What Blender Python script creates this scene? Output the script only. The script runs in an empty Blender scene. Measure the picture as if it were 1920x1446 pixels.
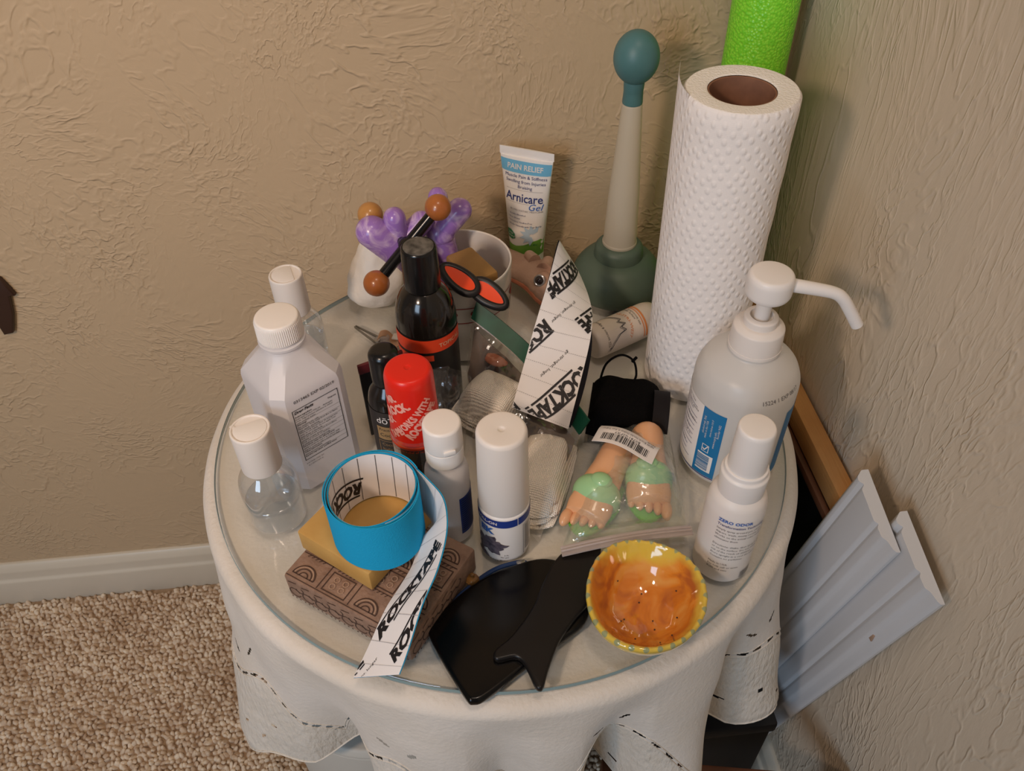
import bpy, bmesh, math, random
import numpy as np
from mathutils import Vector, Matrix, noise as mnoise
PI = math.pi
R_ = math.radians
random.seed(7)
Z0 = 0.61            # height of the glass table top above the floor
scene = bpy.context.scene
COL = scene.collection

# ------------------------------------------------------------------ camera, world, lights
F_PX, PITCH, YAW, ROLL = 1537.76, 0.77796, 0.09106, -0.020598
cam_d = bpy.data.cameras.new('camera'); cam = bpy.data.objects.new('camera', cam_d); COL.objects.link(cam)
cam_d.sensor_fit = 'HORIZONTAL'; cam_d.sensor_width = 36.0; cam_d.lens = F_PX*36.0/1920.0
cam_d.clip_start = 0.02
cam_d.dof.use_dof = False
fw = Vector((math.sin(YAW)*math.cos(PITCH), math.cos(YAW)*math.cos(PITCH), -math.sin(PITCH)))
rt = Vector((math.cos(YAW), -math.sin(YAW), 0)); up = rt.cross(fw)
r2 = rt*math.cos(ROLL)+up*math.sin(ROLL); u2 = -rt*math.sin(ROLL)+up*math.cos(ROLL)
mw = Matrix(((r2.x, u2.x, -fw.x, 0), (r2.y, u2.y, -fw.y, 0), (r2.z, u2.z, -fw.z, 0), (0, 0, 0, 1)))
cam.matrix_world = Matrix.Translation((-0.03468, -0.50942, 0.55085+Z0)) @ mw
scene.camera = cam

world = bpy.data.worlds.new('room_light'); scene.world = world; world.use_nodes = True
bg = world.node_tree.nodes['Background']; bg.inputs[0].default_value = (1.0, 0.90, 0.80, 1); bg.inputs[1].default_value = 0.13

def lamp(name, typ, loc, energy, color, aim=None, **kw):
    d = bpy.data.lights.new(name, typ); d.energy = energy; d.color = color
    for k, v in kw.items(): setattr(d, k, v)
    o = bpy.data.objects.new(name, d); COL.objects.link(o); o.location = loc
    if aim is not None:
        o.rotation_euler = (Vector(aim)-Vector(loc)).to_track_quat('-Z', 'Y').to_euler()
    return o
lamp('warm_room_lamp', 'SPOT', (-0.54, -0.74, 0.80+Z0), 21.5, (1.0, 0.75, 0.57), aim=(-.30, .277, .09+Z0), shadow_soft_size=0.055, spot_size=R_(99), spot_blend=1.0)
lamp('ceiling_lamp', 'POINT', (0.06, -0.46, 1.62+Z0), 15.0, (1.0, 0.80, 0.66), shadow_soft_size=0.11)
lamp('window_daylight', 'AREA', (-1.25, -1.95, 0.80+Z0), 17.0, (0.58, 0.77, 1.0), aim=(0.1, -0.05, Z0), shape='RECTANGLE', size=0.7, size_y=0.9)

scene.view_settings.view_transform = 'Standard'; scene.view_settings.look = 'None'
scene.view_settings.exposure = 0.0; scene.view_settings.gamma = 1.0; scene.view_settings.use_curve_mapping = False
try:
    scene.cycles.use_denoising = True
    scene.cycles.transparent_max_bounces = 24
    scene.cycles.max_bounces = 10
except Exception:
    pass

# ------------------------------------------------------------------ materials
def s2l(c): return c/12.92 if c <= 0.04045 else ((c+0.055)/1.055)**2.4
def hx(h):
    h = h.lstrip('#'); return tuple(s2l(int(h[i:i+2], 16)/255) for i in (0, 2, 4))+(1.0,)
MATS = {}
def nd(nt, typ, ins=None, **props):
    n = nt.nodes.new(typ)
    for k, v in props.items(): setattr(n, k, v)
    for k, v in (ins or {}).items():
        s = n.inputs[k]
        if isinstance(v, bpy.types.NodeSocket): nt.links.new(v, s)
        else: s.default_value = v
    return n
def base_mat(name):
    m = bpy.data.materials.new(name); m.use_nodes = True; MATS[name] = m
    nt = m.node_tree; return m, nt, nt.nodes['Principled BSDF'], nt.nodes['Material Output']
def mat(name, col, rough=0.5, metal=0.0, spec=0.5, noise=None, bump=None, sss=0.0, coat=0.0, sheen=0.0, trans=0.0, ior=1.45):
    """noise = (scale, colour 2, contrast); bump = (scale, distance[, stretch xyz])"""
    m, nt, b, out = base_mat(name)
    b.inputs['Base Color'].default_value = hx(col); b.inputs['Roughness'].default_value = rough
    b.inputs['Metallic'].default_value = metal; b.inputs['Specular IOR Level'].default_value = spec
    b.inputs['Coat Weight'].default_value = coat; b.inputs['Sheen Weight'].default_value = sheen
    b.inputs['Transmission Weight'].default_value = trans; b.inputs['IOR'].default_value = ior
    if sss:
        b.inputs['Subsurface Weight'].default_value = sss; b.inputs['Subsurface Radius'].default_value = (1, .8, .6); b.inputs['Subsurface Scale'].default_value = 0.004
    if noise or bump:
        tc = nd(nt, 'ShaderNodeTexCoord')
    if noise:
        nz = nd(nt, 'ShaderNodeTexNoise', {'Vector': tc.outputs['Object'], 'Scale': noise[0], 'Detail': 4.0})
        rp = nd(nt, 'ShaderNodeMapRange', {'Value': nz.outputs['Fac'], 'From Min': 0.5-noise[2], 'From Max': 0.5+noise[2]})
        mx = nd(nt, 'ShaderNodeMix', {'Factor': rp.outputs[0]}, data_type='RGBA')
        mx.inputs['A'].default_value = hx(col); mx.inputs['B'].default_value = hx(noise[1])
        nt.links.new(mx.outputs['Result'], b.inputs['Base Color'])
    if bump:
        vec = tc.outputs['Object']
        if len(bump) > 2:
            vec = nd(nt, 'ShaderNodeMapping', {'Vector': vec, 'Scale': bump[2]}).outputs[0]
        nz = nd(nt, 'ShaderNodeTexNoise', {'Vector': vec, 'Scale': bump[0], 'Detail': 3.0})
        bp = nd(nt, 'ShaderNodeBump', {'Height': nz.outputs['Fac'], 'Distance': bump[1], 'Strength': 1.0})
        nt.links.new(bp.outputs[0], b.inputs['Normal'])
    return m
def frosted(name, col, tint=0.45, clear=0.12, rough=0.35):
    m, nt, b, out = base_mat(name)
    b.inputs['Base Color'].default_value = hx(col); b.inputs['Roughness'].default_value = rough
    tl = nd(nt, 'ShaderNodeBsdfTranslucent', {'Color': hx(col)}); tr = nd(nt, 'ShaderNodeBsdfTransparent', {'Color': hx('f4f4f2')})
    a = nd(nt, 'ShaderNodeMixShader', {0: tint, 1: b.outputs[0], 2: tl.outputs[0]})
    c = nd(nt, 'ShaderNodeMixShader', {0: clear, 1: a.outputs[0], 2: tr.outputs[0]})
    nt.links.new(c.outputs[0], out.inputs['Surface']); return m
def clear(name, tint='ffffff', haze=0.04, rough=0.04, refl=1.0, hazecol='ffffff', bump=None, f0=0.04, k=4.0):
    m, nt, b, out = base_mat(name)
    b.inputs['Base Color'].default_value = hx(hazecol); b.inputs['Roughness'].default_value = 0.5
    tr = nd(nt, 'ShaderNodeBsdfTransparent', {'Color': hx(tint)})
    gl = nd(nt, 'ShaderNodeBsdfGlossy', {'Color': (refl, refl, refl, 1), 'Roughness': rough})
    lw = nd(nt, 'ShaderNodeLayerWeight', {'Blend': 0.5})
    pw = nd(nt, 'ShaderNodeMath', {0: lw.outputs['Facing'], 1: k}, operation='POWER')
    fr = nd(nt, 'ShaderNodeMath', {0: pw.outputs[0], 1: 0.7, 2: f0}, operation='MULTIPLY_ADD')
    a = nd(nt, 'ShaderNodeMixShader', {0: haze, 1: tr.outputs[0], 2: b.outputs[0]})
    c = nd(nt, 'ShaderNodeMixShader', {0: fr.outputs[0], 1: a.outputs[0], 2: gl.outputs[0]})
    if bump:
        tc = nd(nt, 'ShaderNodeTexCoord')
        nz = nd(nt, 'ShaderNodeTexNoise', {'Vector': tc.outputs['Object'], 'Scale': bump[0], 'Detail': 2.0})
        bp = nd(nt, 'ShaderNodeBump', {'Height': nz.outputs['Fac'], 'Distance': bump[1]})
        for n_ in (gl, b, lw): nt.links.new(bp.outputs[0], n_.inputs['Normal'])
    nt.links.new(c.outputs[0], out.inputs['Surface']); return m

def wall_mat(name, col, stretch, seed):
    m, nt, b, out = base_mat(name)
    b.inputs['Base Color'].default_value = hx(col); b.inputs['Roughness'].default_value = 0.6; b.inputs['Specular IOR Level'].default_value = 0.3
    tc = nd(nt, 'ShaderNodeTexCoord')
    mp = nd(nt, 'ShaderNodeMapping', {'Vector': tc.outputs['Object'], 'Scale': stretch, 'Location': (seed, seed*2, 0)})
    big = nd(nt, 'ShaderNodeTexNoise', {'Vector': mp.outputs[0], 'Scale': 5.0, 'Detail': 1.0})
    sc = nd(nt, 'ShaderNodeVectorMath', {0: big.outputs['Color'], 1: (0.16, 0.16, 0.16)}, operation='MULTIPLY')
    ad = nd(nt, 'ShaderNodeVectorMath', {0: mp.outputs[0], 1: sc.outputs[0]}, operation='ADD')
    def ridge(scale, width, msc, lo, hi):
        n1 = nd(nt, 'ShaderNodeTexNoise', {'Vector': ad.outputs[0], 'Scale': scale, 'Detail': 2.0, 'Roughness': 0.5})
        d1 = nd(nt, 'ShaderNodeMath', {0: n1.outputs['Fac'], 1: 0.5}, operation='SUBTRACT')
        a1 = nd(nt, 'ShaderNodeMath', {0: d1.outputs[0]}, operation='ABSOLUTE')
        r1 = nd(nt, 'ShaderNodeMapRange', {'Value': a1.outputs[0], 'From Min': 0.0, 'From Max': width, 'To Min': 1.0, 'To Max': 0.0}, interpolation_type='SMOOTHSTEP')
        msk = nd(nt, 'ShaderNodeTexNoise', {'Vector': mp.outputs[0], 'Scale': msc, 'Detail': 3.0})
        mk = nd(nt, 'ShaderNodeMapRange', {'Value': msk.outputs['Fac'], 'From Min': lo, 'From Max': hi})
        return nd(nt, 'ShaderNodeMath', {0: r1.outputs[0], 1: mk.outputs[0]}, operation='MULTIPLY')
    ra = ridge(36.0, .060, 8.0, .44, .66); rb = ridge(62.0, .075, 11.0, .40, .64)
    rid = nd(nt, 'ShaderNodeMath', {0: rb.outputs[0], 1: 0.75, 2: ra.outputs[0]}, operation='MULTIPLY_ADD')
    n2 = nd(nt, 'ShaderNodeTexNoise', {'Vector': ad.outputs[0], 'Scale': 110.0, 'Detail': 3.0})
    h = nd(nt, 'ShaderNodeMath', {0: n2.outputs['Fac'], 1: 0.5, 2: rid.outputs[0]}, operation='MULTIPLY_ADD')
    bp = nd(nt, 'ShaderNodeBump', {'Height': h.outputs[0], 'Distance': 0.0011, 'Strength': 0.8})
    nt.links.new(bp.outputs[0], b.inputs['Normal'])
    return m
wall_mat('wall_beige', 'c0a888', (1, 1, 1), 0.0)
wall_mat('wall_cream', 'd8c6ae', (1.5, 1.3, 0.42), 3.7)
mat('trim_white', 'dcd3c2', 0.35, noise=(6, 'cfc4b0', .3))
mat('carpet_base', 'a98f74', 1.0)
def carpet_mat():
    m, nt, b, out = base_mat('carpet_loops')
    b.inputs['Roughness'].default_value = 0.95; b.inputs['Specular IOR Level'].default_value = 0.1; b.inputs['Sheen Weight'].default_value = 0.2
    tc = nd(nt, 'ShaderNodeTexCoord')
    a = nd(nt, 'ShaderNodeTexNoise', {'Vector': tc.outputs['Object'], 'Scale': 90.0, 'Detail': 2.0})
    c = nd(nt, 'ShaderNodeTexNoise', {'Vector': tc.outputs['Object'], 'Scale': 7.0, 'Detail': 2.0})
    s = nd(nt, 'ShaderNodeMath', {0: a.outputs['Fac'], 1: 0.65, 2: 0.0}, operation='MULTIPLY_ADD')
    s2 = nd(nt, 'ShaderNodeMath', {0: c.outputs['Fac'], 1: 0.35, 2: s.outputs[0]}, operation='MULTIPLY_ADD')
    cr = nd(nt, 'ShaderNodeValToRGB', {'Fac': s2.outputs[0]})
    cr.color_ramp.elements[0].position = 0.36; cr.color_ramp.elements[0].color = hx('b89a7c')
    cr.color_ramp.elements[1].position = 0.64; cr.color_ramp.elements[1].color = hx('eddcc4')
    nt.links.new(cr.outputs[0], b.inputs['Base Color'])
carpet_mat()
mat('cloth_white', 'ded7ce', 0.85, spec=.2, noise=(18, 'd3cabd', .25), bump=(260, .0006), sheen=.2)
mat('cloth_lace', 'dad3c8', 0.9, spec=.1, bump=(240, .0022, (1, 1, .35)), noise=(120, 'd6cdbf', .2))
clear('table_glass', 'fdfefe', haze=0.02, rough=0.02, f0=.05, hazecol='dfe8e8')
mat('glass_edge', '7f9596', .15)
mat('plastic_white', 'ece6e0', 0.38, sss=.1)
mat('plastic_white_warm', 'e6ded6', 0.45, sss=.1)
mat('label_white', 'ece6e0', 0.4)
frosted('plastic_milky', 'f2f0f2', .40, .06)
frosted('plastic_frost', 'f0eeea', .38, .06)
clear('plastic_clear', 'fafafa', haze=.05, rough=.06, f0=.08, k=2.6)
clear('liquid_clear', 'eaf0f4', haze=.07, rough=.03, f0=.12, k=2.4, hazecol='e6eef6')
mat('plastic_black', '141313', 0.22)
mat('plastic_black_dusty', '2c2a28', 0.5, noise=(120, '6e6a64', .16))
mat('bottle_dark', '171310', 0.15, coat=.3)
mat('label_black', '161414', 0.4)
mat('label_charcoal', '2d2826', 0.45)
mat('label_orange', 'd8401c', 0.45)
mat('label_tan', '9a7a50', 0.45)
mat('label_blue', '1673a8', 0.4)
mat('label_navy', '223a86', 0.4)
mat('ink_black', '1a1618', 0.6)
mat('ink_grey', '5a5658', 0.6)
mat('ink_lightgrey', '9a9698', 0.6)
mat('ink_blue', '2b66b8', 0.5)
mat('ink_navy', '2c3a78', 0.5)
mat('ink_white', 'e6e0da', 0.5)
mat('ink_tan', 'd8b08c', 0.5)
mat('ink_pink', 'f0a898', 0.5)
mat('ink_orange', 'dd8a52', 0.5)
mat('cap_red', 'e02414', 0.32, sss=.05)
mat('tree_print', '3c3644', 0.6, noise=(300, '6c6470', .2))
mat('tape_blue', '1fa0cf', 0.9, spec=.15, bump=(900, .0004))
mat('tape_black', '17161a', 0.9, spec=.15, bump=(900, .0004))
mat('paper_white', 'e8e4e2', 0.6, spec=.3)
mat('cardboard_tan', 'c9a05c', 0.6, noise=(40, 'b98c48', .25))
mat('carved_brown', '9a7c68', 0.75, noise=(120, '7c604f', .25), bump=(350, .0008))
mat('carved_groove', '4a352b', 0.8)
mat('carved_ridge', 'a88a74', 0.75, bump=(300, .0006))
mat('stone_black', '080707', 0.2, spec=.35)
mat('stone_black_worn', '161312', 0.35, spec=.35)
mat('band_blue', '1c3560', 0.35)
mat('amber_glass', 'c08a4a', 0.1, trans=.7)
mat('towel_core', '8a6048', 0.85, noise=(90, '7a5440', .2))
mat('towel_end', 'f2ede6', 0.95, spec=.1, bump=(500, .001))
mat('rubber_green', '58695a', 0.5, noise=(8, '4f6054', .25))
mat('rubber_teal', '48706f', 0.45, noise=(30, '4f7a7c', .25))
frosted('tube_frosted', 'e4d9c4', .4, .10, .5)
mat('cup_white', 'e2dcd4', 0.18, coat=.4)
mat('heart_red', '9a2a2a', 0.4)
mat('wood_ball', 'b06a35', 0.3, noise=(60, 'a05a2a', .2), coat=.3)
mat('wood_ball_pale', 'c08a4c', 0.3, noise=(60, 'b47c40', .2), coat=.3)
mat('wood_block', 'a8824f', 0.6, noise=(30, '98733f', .25))
mat('wood_rail', 'c8935a', 0.5, bump=(60, .0006, (6, .3, 6)), noise=(14, 'b07a42', .2))
mat('wood_dark', '6a4028', 0.5, noise=(14, '52301e', .2))
mat('panel_black', '0d0c0c', 0.6)
mat('grip_black', '1c1a1c', 0.4)
mat('grip_orange', 'ee4a1e', 0.45)
mat('steel', 'a8a49e', 0.3, metal=1.0)
mat('steel_dull', '8c8880', 0.45, metal=.9)
mat('fabric_black', '0c0b0b', 0.95, spec=.08, bump=(700, .0008))
mat('strap_black', '1a1617', 0.7, spec=.2)
mat('skin_ceramic', 'e0aa80', 0.3, coat=.3, noise=(40, 'd8a070', .3))
mat('green_ceramic', '9cc890', 0.3, coat=.3)
mat('green_bright', '68b838', 0.4)
clear('bag_film', 'fbfcf8', haze=.13, rough=.12, f0=.07, hazecol='eef0e6', bump=(70, .003))
clear('bag_film_light', 'fefdfb', haze=.035, rough=.12, f0=.07, hazecol='dcd6d0', bump=(60, .004))
clear('zip_film', 'e8e4e2', haze=.45, rough=.2, f0=.05, hazecol='e4d8d4')
mat('seal_green', '07543a', 0.5, noise=(60, '064530', .2))
def gauze_mat():
    m, nt, b, out = base_mat('gauze')
    b.inputs['Base Color'].default_value = hx('fbf3e6'); b.inputs['Roughness'].default_value = .95; b.inputs['Specular IOR Level'].default_value = .05
    tc = nd(nt, 'ShaderNodeTexCoord'); hs = []
    for ax in ('X', 'Y'):
        w = nd(nt, 'ShaderNodeTexWave', {'Vector': tc.outputs['Object'], 'Scale': 230.0, 'Distortion': .6, 'Detail': 1.0}, bands_direction=ax); hs.append(w.outputs['Fac'])
    mx = nd(nt, 'ShaderNodeMath', {0: hs[0], 1: hs[1]}, operation='MULTIPLY')
    n = nd(nt, 'ShaderNodeTexNoise', {'Vector': tc.outputs['Object'], 'Scale': 90.0, 'Detail': 3.0})
    h = nd(nt, 'ShaderNodeMath', {0: n.outputs['Fac'], 1: 1.6, 2: mx.outputs[0]}, operation='MULTIPLY_ADD')
    bp = nd(nt, 'ShaderNodeBump', {'Height': h.outputs[0], 'Distance': .0011, 'Strength': .8}); nt.links.new(bp.outputs[0], b.inputs['Normal'])
gauze_mat()
mat('insert_brown', '6e5e52', .7, noise=(45, '55483f', .25))
mat('tube_white', 'efebe6', 0.35, sss=.05)
mat('lotion_white', 'ddd0c4', 0.4)
mat('tube_lightblue', '6fb4d6', 0.4)
mat('tube_green', '5f9a34', 0.45, noise=(60, '7cb048', .3))
mat('tube_flower', 'b8cfe2', 0.45)
mat('leaf_green', '1f7a4a', 0.45)
mat('fish_pink', 'c4a490', 0.55, noise=(35, 'a98470', .3), bump=(160, .001))
mat('fish_orange', 'b06448', 0.5, noise=(80, 'c07a5a', .3))
mat('fish_eye', '241a1e', 0.08, coat=.5)
mat('fish_ring', 'b8b4b4', 0.2, metal=.6)
mat('maroon_card', '5a1c22', 0.5)
mat('tan_bandage', 'd2a888', 0.7)
mat('tissue', 'e9e2d8', 0.8, bump=(60, .002), sss=.1)
mat('basket_grey', 'c8c4ba', 0.55)
mat('shadow_brown', '3a251b', 0.5)  # dark brown standing in for a shadow cast on the back wall
mat('leg_white', 'd2cabd', .5)
mat('board_wood', '8a6a48', .7)
mat('plank_white', 'd6d6d8', 0.35, noise=(5, 'cccac8', .3))
def noodle_mat():
    m, nt, b, out = base_mat('foam_green')
    b.inputs['Roughness'].default_value = 0.35
    tc = nd(nt, 'ShaderNodeTexCoord')
    v = nd(nt, 'ShaderNodeTexVoronoi', {'Vector': tc.outputs['Object'], 'Scale': 420.0})
    cr = nd(nt, 'ShaderNodeMapRange', {'Value': v.outputs['Distance'], 'From Min': .1, 'From Max': .7})
    mx = nd(nt, 'ShaderNodeMix', {'Factor': cr.outputs[0]}, data_type='RGBA')
    mx.inputs['A'].default_value = hx('a4f444'); mx.inputs['B'].default_value = hx('7cdc2c'); nt.links.new(mx.outputs['Result'], b.inputs['Base Color'])
    bp = nd(nt, 'ShaderNodeBump', {'Height': v.outputs['Distance'], 'Distance': .0007}); nt.links.new(bp.outputs[0], b.inputs['Normal'])
    b.inputs['Subsurface Weight'].default_value = .15; b.inputs['Subsurface Scale'].default_value = .01
noodle_mat()
def towel_mat():
    m, nt, b, out = base_mat('towel_paper')
    b.inputs['Base Color'].default_value = hx('f1ebe6'); b.inputs['Roughness'].default_value = 0.95; b.inputs['Specular IOR Level'].default_value = .1
    uv = nd(nt, 'ShaderNodeUVMap')
    mp = nd(nt, 'ShaderNodeMapping', {'Vector': uv.outputs[0], 'Rotation': (0, 0, R_(38)), 'Scale': (150, 105, 1)})
    v = nd(nt, 'ShaderNodeTexVoronoi', {'Vector': mp.outputs[0], 'Scale': 1.0, 'Randomness': .35}, voronoi_dimensions='2D')
    d = nd(nt, 'ShaderNodeMapRange', {'Value': v.outputs['Distance'], 'From Min': .08, 'From Max': .40, 'To Min': 1.0, 'To Max': 0.0}, interpolation_type='SMOOTHSTEP')
    mp2 = nd(nt, 'ShaderNodeMapping', {'Vector': uv.outputs[0], 'Scale': (700, 700, 1)})
    v2 = nd(nt, 'ShaderNodeTexVoronoi', {'Vector': mp2.outputs[0], 'Scale': 1.0, 'Randomness': .2}, voronoi_dimensions='2D')
    h = nd(nt, 'ShaderNodeMath', {0: v2.outputs['Distance'], 1: .16, 2: d.outputs[0]}, operation='MULTIPLY_ADD')
    bp = nd(nt, 'ShaderNodeBump', {'Height': h.outputs[0], 'Distance': .0008, 'Strength': .7}); nt.links.new(bp.outputs[0], b.inputs['Normal'])
towel_mat()
def bowl_mat():
    m, nt, b, out = base_mat('bowl_glaze')
    b.inputs['Roughness'].default_value = .08; b.inputs['Coat Weight'].default_value = .5
    uv = nd(nt, 'ShaderNodeUVMap'); sp = nd(nt, 'ShaderNodeSeparateXYZ', {0: uv.outputs[0]})
    tc = nd(nt, 'ShaderNodeTexCoord')
    n1 = nd(nt, 'ShaderNodeTexNoise', {'Vector': tc.outputs['Object'], 'Scale': 38.0, 'Detail': 3.0, 'Distortion': 1.2})
    cr = nd(nt, 'ShaderNodeValToRGB', {'Fac': n1.outputs['Fac']})
    e = cr.color_ramp.elements; e[0].position = .33; e[0].color = hx('b0602c'); e[1].position = .68; e[1].color = hx('e0a050')
    x = e.new(.5); x.color = hx('d8832c')
    # yellow band towards the rim, its width wandering
    n2 = nd(nt, 'ShaderNodeTexNoise', {'Vector': tc.outputs['Object'], 'Scale': 22.0, 'Detail': 3.0})
    thr = nd(nt, 'ShaderNodeMath', {0: n2.outputs['Fac'], 1: .42, 2: sp.outputs['Y']}, operation='MULTIPLY_ADD')
    ye = nd(nt, 'ShaderNodeMapRange', {'Value': thr.outputs[0], 'From Min': .575, 'From Max': .64})
    m1 = nd(nt, 'ShaderNodeMix', {'Factor': ye.outputs[0], 'A': (0, 0, 0, 1)}, data_type='RGBA')
    nt.links.new(cr.outputs[0], m1.inputs['A']); m1.inputs['B'].default_value = hx('dab848')
    # green dabs
    ang = nd(nt, 'ShaderNodeMath', {0: sp.outputs['X'], 1: 2*PI*27}, operation='MULTIPLY')
    si = nd(nt, 'ShaderNodeMath', {0: ang.outputs[0]}, operation='SINE')
    dv = nd(nt, 'ShaderNodeMath', {0: sp.outputs['Y'], 1: .468}, operation='SUBTRACT'); da = nd(nt, 'ShaderNodeMath', {0: dv.outputs[0]}, operation='ABSOLUTE')
    db = nd(nt, 'ShaderNodeMath', {0: da.outputs[0], 1: -30.0, 2: .75}, operation='MULTIPLY_ADD')
    sm = nd(nt, 'ShaderNodeMath', {0: si.outputs[0], 1: db.outputs[0]}, operation='ADD')
    gm = nd(nt, 'ShaderNodeMapRange', {'Value': sm.outputs[0], 'From Min': .75, 'From Max': 1.1, 'To Max': .85})
    m2 = nd(nt, 'ShaderNodeMix', {'Factor': gm.outputs[0]}, data_type='RGBA')
    nt.links.new(m1.outputs['Result'], m2.inputs['A']); m2.inputs['B'].default_value = hx('889878')
    # pale outside
    po = nd(nt, 'ShaderNodeMapRange', {'Value': sp.outputs['Y'], 'From Min': .515, 'From Max': .54})
    m3 = nd(nt, 'ShaderNodeMix', {'Factor': po.outputs[0]}, data_type='RGBA')
    nt.links.new(m2.outputs['Result'], m3.inputs['A']); m3.inputs['B'].default_value = hx('e0ceb0')
    nt.links.new(m3.outputs['Result'], b.inputs['Base Color'])
bowl_mat()
def marble_mat():
    m, nt, b, out = base_mat('purple_marble')
    b.inputs['Roughness'].default_value = .25
    tc = nd(nt, 'ShaderNodeTexCoord')
    n1 = nd(nt, 'ShaderNodeTexNoise', {'Vector': tc.outputs['Object'], 'Scale': 40.0, 'Detail': 4.0, 'Distortion': 2.5})
    cr = nd(nt, 'ShaderNodeValToRGB', {'Fac': n1.outputs['Fac']})
    e = cr.color_ramp.elements; e[0].position = .45; e[0].color = hx('9a72bc'); e[1].position = .78; e[1].color = hx('dcc4dc')
    nt.links.new(cr.outputs[0], b.inputs['Base Color'])
marble_mat()

# ------------------------------------------------------------------ geometry helpers
UNDER = {'band_lettering': ('blue_band', 'orange_band'), 'wooden_ball': ('rod',), 'toe': ('foot',), 'orange_grip': ('handle_loop',), 'lid_tab': ('snap_lid',), 'strap_bow': ('sandal_strap',),
    'facts_text': ('facts_frame',), 'panel_lines': ('label_text_panel',), 'panel_text': ('label_text_panel',), 'label_vertical_text': ('label_blue_panel',), 'recycle_emblem': ('label_blue_panel',),
    'barcode_panel': ('label_blue_panel',), 'orange_stripe': ('label',), 'label_text': ('label',), 'label_print': ('label',), 'tan_panel': ('label',), 'panel_outline': ('label',), 'footer_lettering': ('label',),
    'panel_lettering': ('tan_panel',), 'cap_lettering': ('cap',), 'rim_lettering': ('cap_rim',), 'cap_top': ('cap',), 'thumb_notch': ('cap',), 'flip_disc': ('cap',), 'carved_grooves': ('body',), 'carved_ridges': ('body',),
    'front_carving': ('body',), 'side_carving': ('body',), 'roll_lines': ('roll_backing',), 'roll_lettering': ('roll_backing',), 'backing_lines': ('tail_backing', 'paper_backing'), 'backing_lettering': ('tail_backing', 'paper_backing'),
    'zip_ridge': ('zip_strip',), 'sticker_text': ('sticker',), 'cord_end': ('cord_loop',), 'stitch': ('strap',), 'seal_ridge': ('green_seal',), 'weave_fold': ('pad',), 'eye_ring': ('eye',), 'nick': ('board',), 'red_edge': ('card',),
    'badge_lettering': ('leaf_badge',), 'weight_lettering': ('meadow_picture',), 'plate_stud': ('plate',), 'pit': ('bowl',)}
def smooth(me, ang=35):
    if len(me.polygons):
        me.polygons.foreach_set('use_smooth', [True]*len(me.polygons))
        try: me.set_sharp_from_angle(angle=R_(ang))
        except Exception: pass
def make(name, V, Fc, m, parent=None, label=None, uv=None, ang=35, weld=False):
    me = bpy.data.meshes.new(name); me.from_pydata([tuple(v) for v in V], [], Fc)
    ms = m if isinstance(m, (list, tuple)) else [m]
    for k in ms: me.materials.append(MATS[k])
    if uv is not None:
        L = me.uv_layers.new(name='UVMap')
        for p in me.polygons:
            for li, vi in zip(p.loop_indices, p.vertices): L.data[li].uv = uv[vi]
    if weld:
        b = bmesh.new(); b.from_mesh(me); bmesh.ops.remove_doubles(b, verts=b.verts, dist=1e-6)
        bmesh.ops.recalc_face_normals(b, faces=b.faces); b.to_mesh(me); b.free()
    smooth(me, ang); me.update()
    o = bpy.data.objects.new(name, me); COL.objects.link(o)
    if parent is not None:
        host = UNDER.get(name)
        if host and parent.type == 'EMPTY':
            cand = [c for c in parent.children if c.name.split('.')[0] in host]
            if cand: parent = cand[-1]
        o.parent = parent
    if label: o['label'] = label
    return o
def thing(name, label, cat, loc=(0, 0, 0), rz=0.0, group=None, rot=None):
    o = bpy.data.objects.new(name, None); COL.objects.link(o); o.empty_display_size = .02
    o.location = (loc[0], loc[1], loc[2]+Z0); o.rotation_euler = rot if rot else (0, 0, rz)
    o['label'] = label; o['category'] = cat
    if group: o['group'] = group
    return o
def struct(o, label=None):
    o['kind'] = 'structure'
    if label: o['label'] = label
    return o
def join(*parts):
    V, Fc = [], []
    for v, f in parts:
        n = len(V); V += list(v); Fc += [tuple(i+n for i in q) for q in f]
    return V, Fc
def xf(g, M):
    return [tuple(M @ Vector(v)) for v in g[0]], g[1]
def T(x, y, z): return Matrix.Translation((x, y, z))
def RX(a): return Matrix.Rotation(a, 4, 'X')
def RY(a): return Matrix.Rotation(a, 4, 'Y')
def RZ(a): return Matrix.Rotation(a, 4, 'Z')
def SC(x, y, z): return Matrix.Diagonal((x, y, z, 1))
def lathe(prof, seg=48, uvs=None, cap0=True, cap1=True, rib=None):
    """prof: list of (r, z); rib=(i0,i1,n,depth) makes fine ribs on rings i0..i1"""
    V, Fc = [], []
    for k, (r, z) in enumerate(prof):
        for j in range(seg):
            a = 2*PI*j/seg
            rr = r
            if rib and rib[0] <= k <= rib[1]: rr = r-(rib[2] if j % 2 else 0)
            V.append((rr*math.cos(a), rr*math.sin(a), z))
    for k in range(len(prof)-1):
        for j in range(seg):
            a, b = k*seg+j, k*seg+(j+1) % seg
            Fc.append((a, b, b+seg, a+seg))
    if cap0 and prof[0][0] > 1e-6: Fc.append(tuple(range(seg-1, -1, -1)))
    if cap1 and prof[-1][0] > 1e-6: Fc.append(tuple((len(prof)-1)*seg+j for j in range(seg)))
    return V, Fc
def rnd(prof, rad=0.0015, n=3):
    """round the inner corners of a profile"""
    out = [prof[0]]
    for i in range(1, len(prof)-1):
        p0, p1, p2 = Vector(prof[i-1]), Vector(prof[i]), Vector(prof[i+1])
        a, b = p0-p1, p2-p1
        if a.length < 1e-7 or b.length < 1e-7: out.append(prof[i]); continue
        d = min(rad, a.length*.45, b.length*.45); A = p1+a.normalized()*d; B = p1+b.normalized()*d
        for k in range(n+1):
            t = k/n; q = A*(1-t)**2+p1*2*t*(1-t)+B*t*t; out.append((q.x, q.y))
    out.append(prof[-1]); return out
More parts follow.
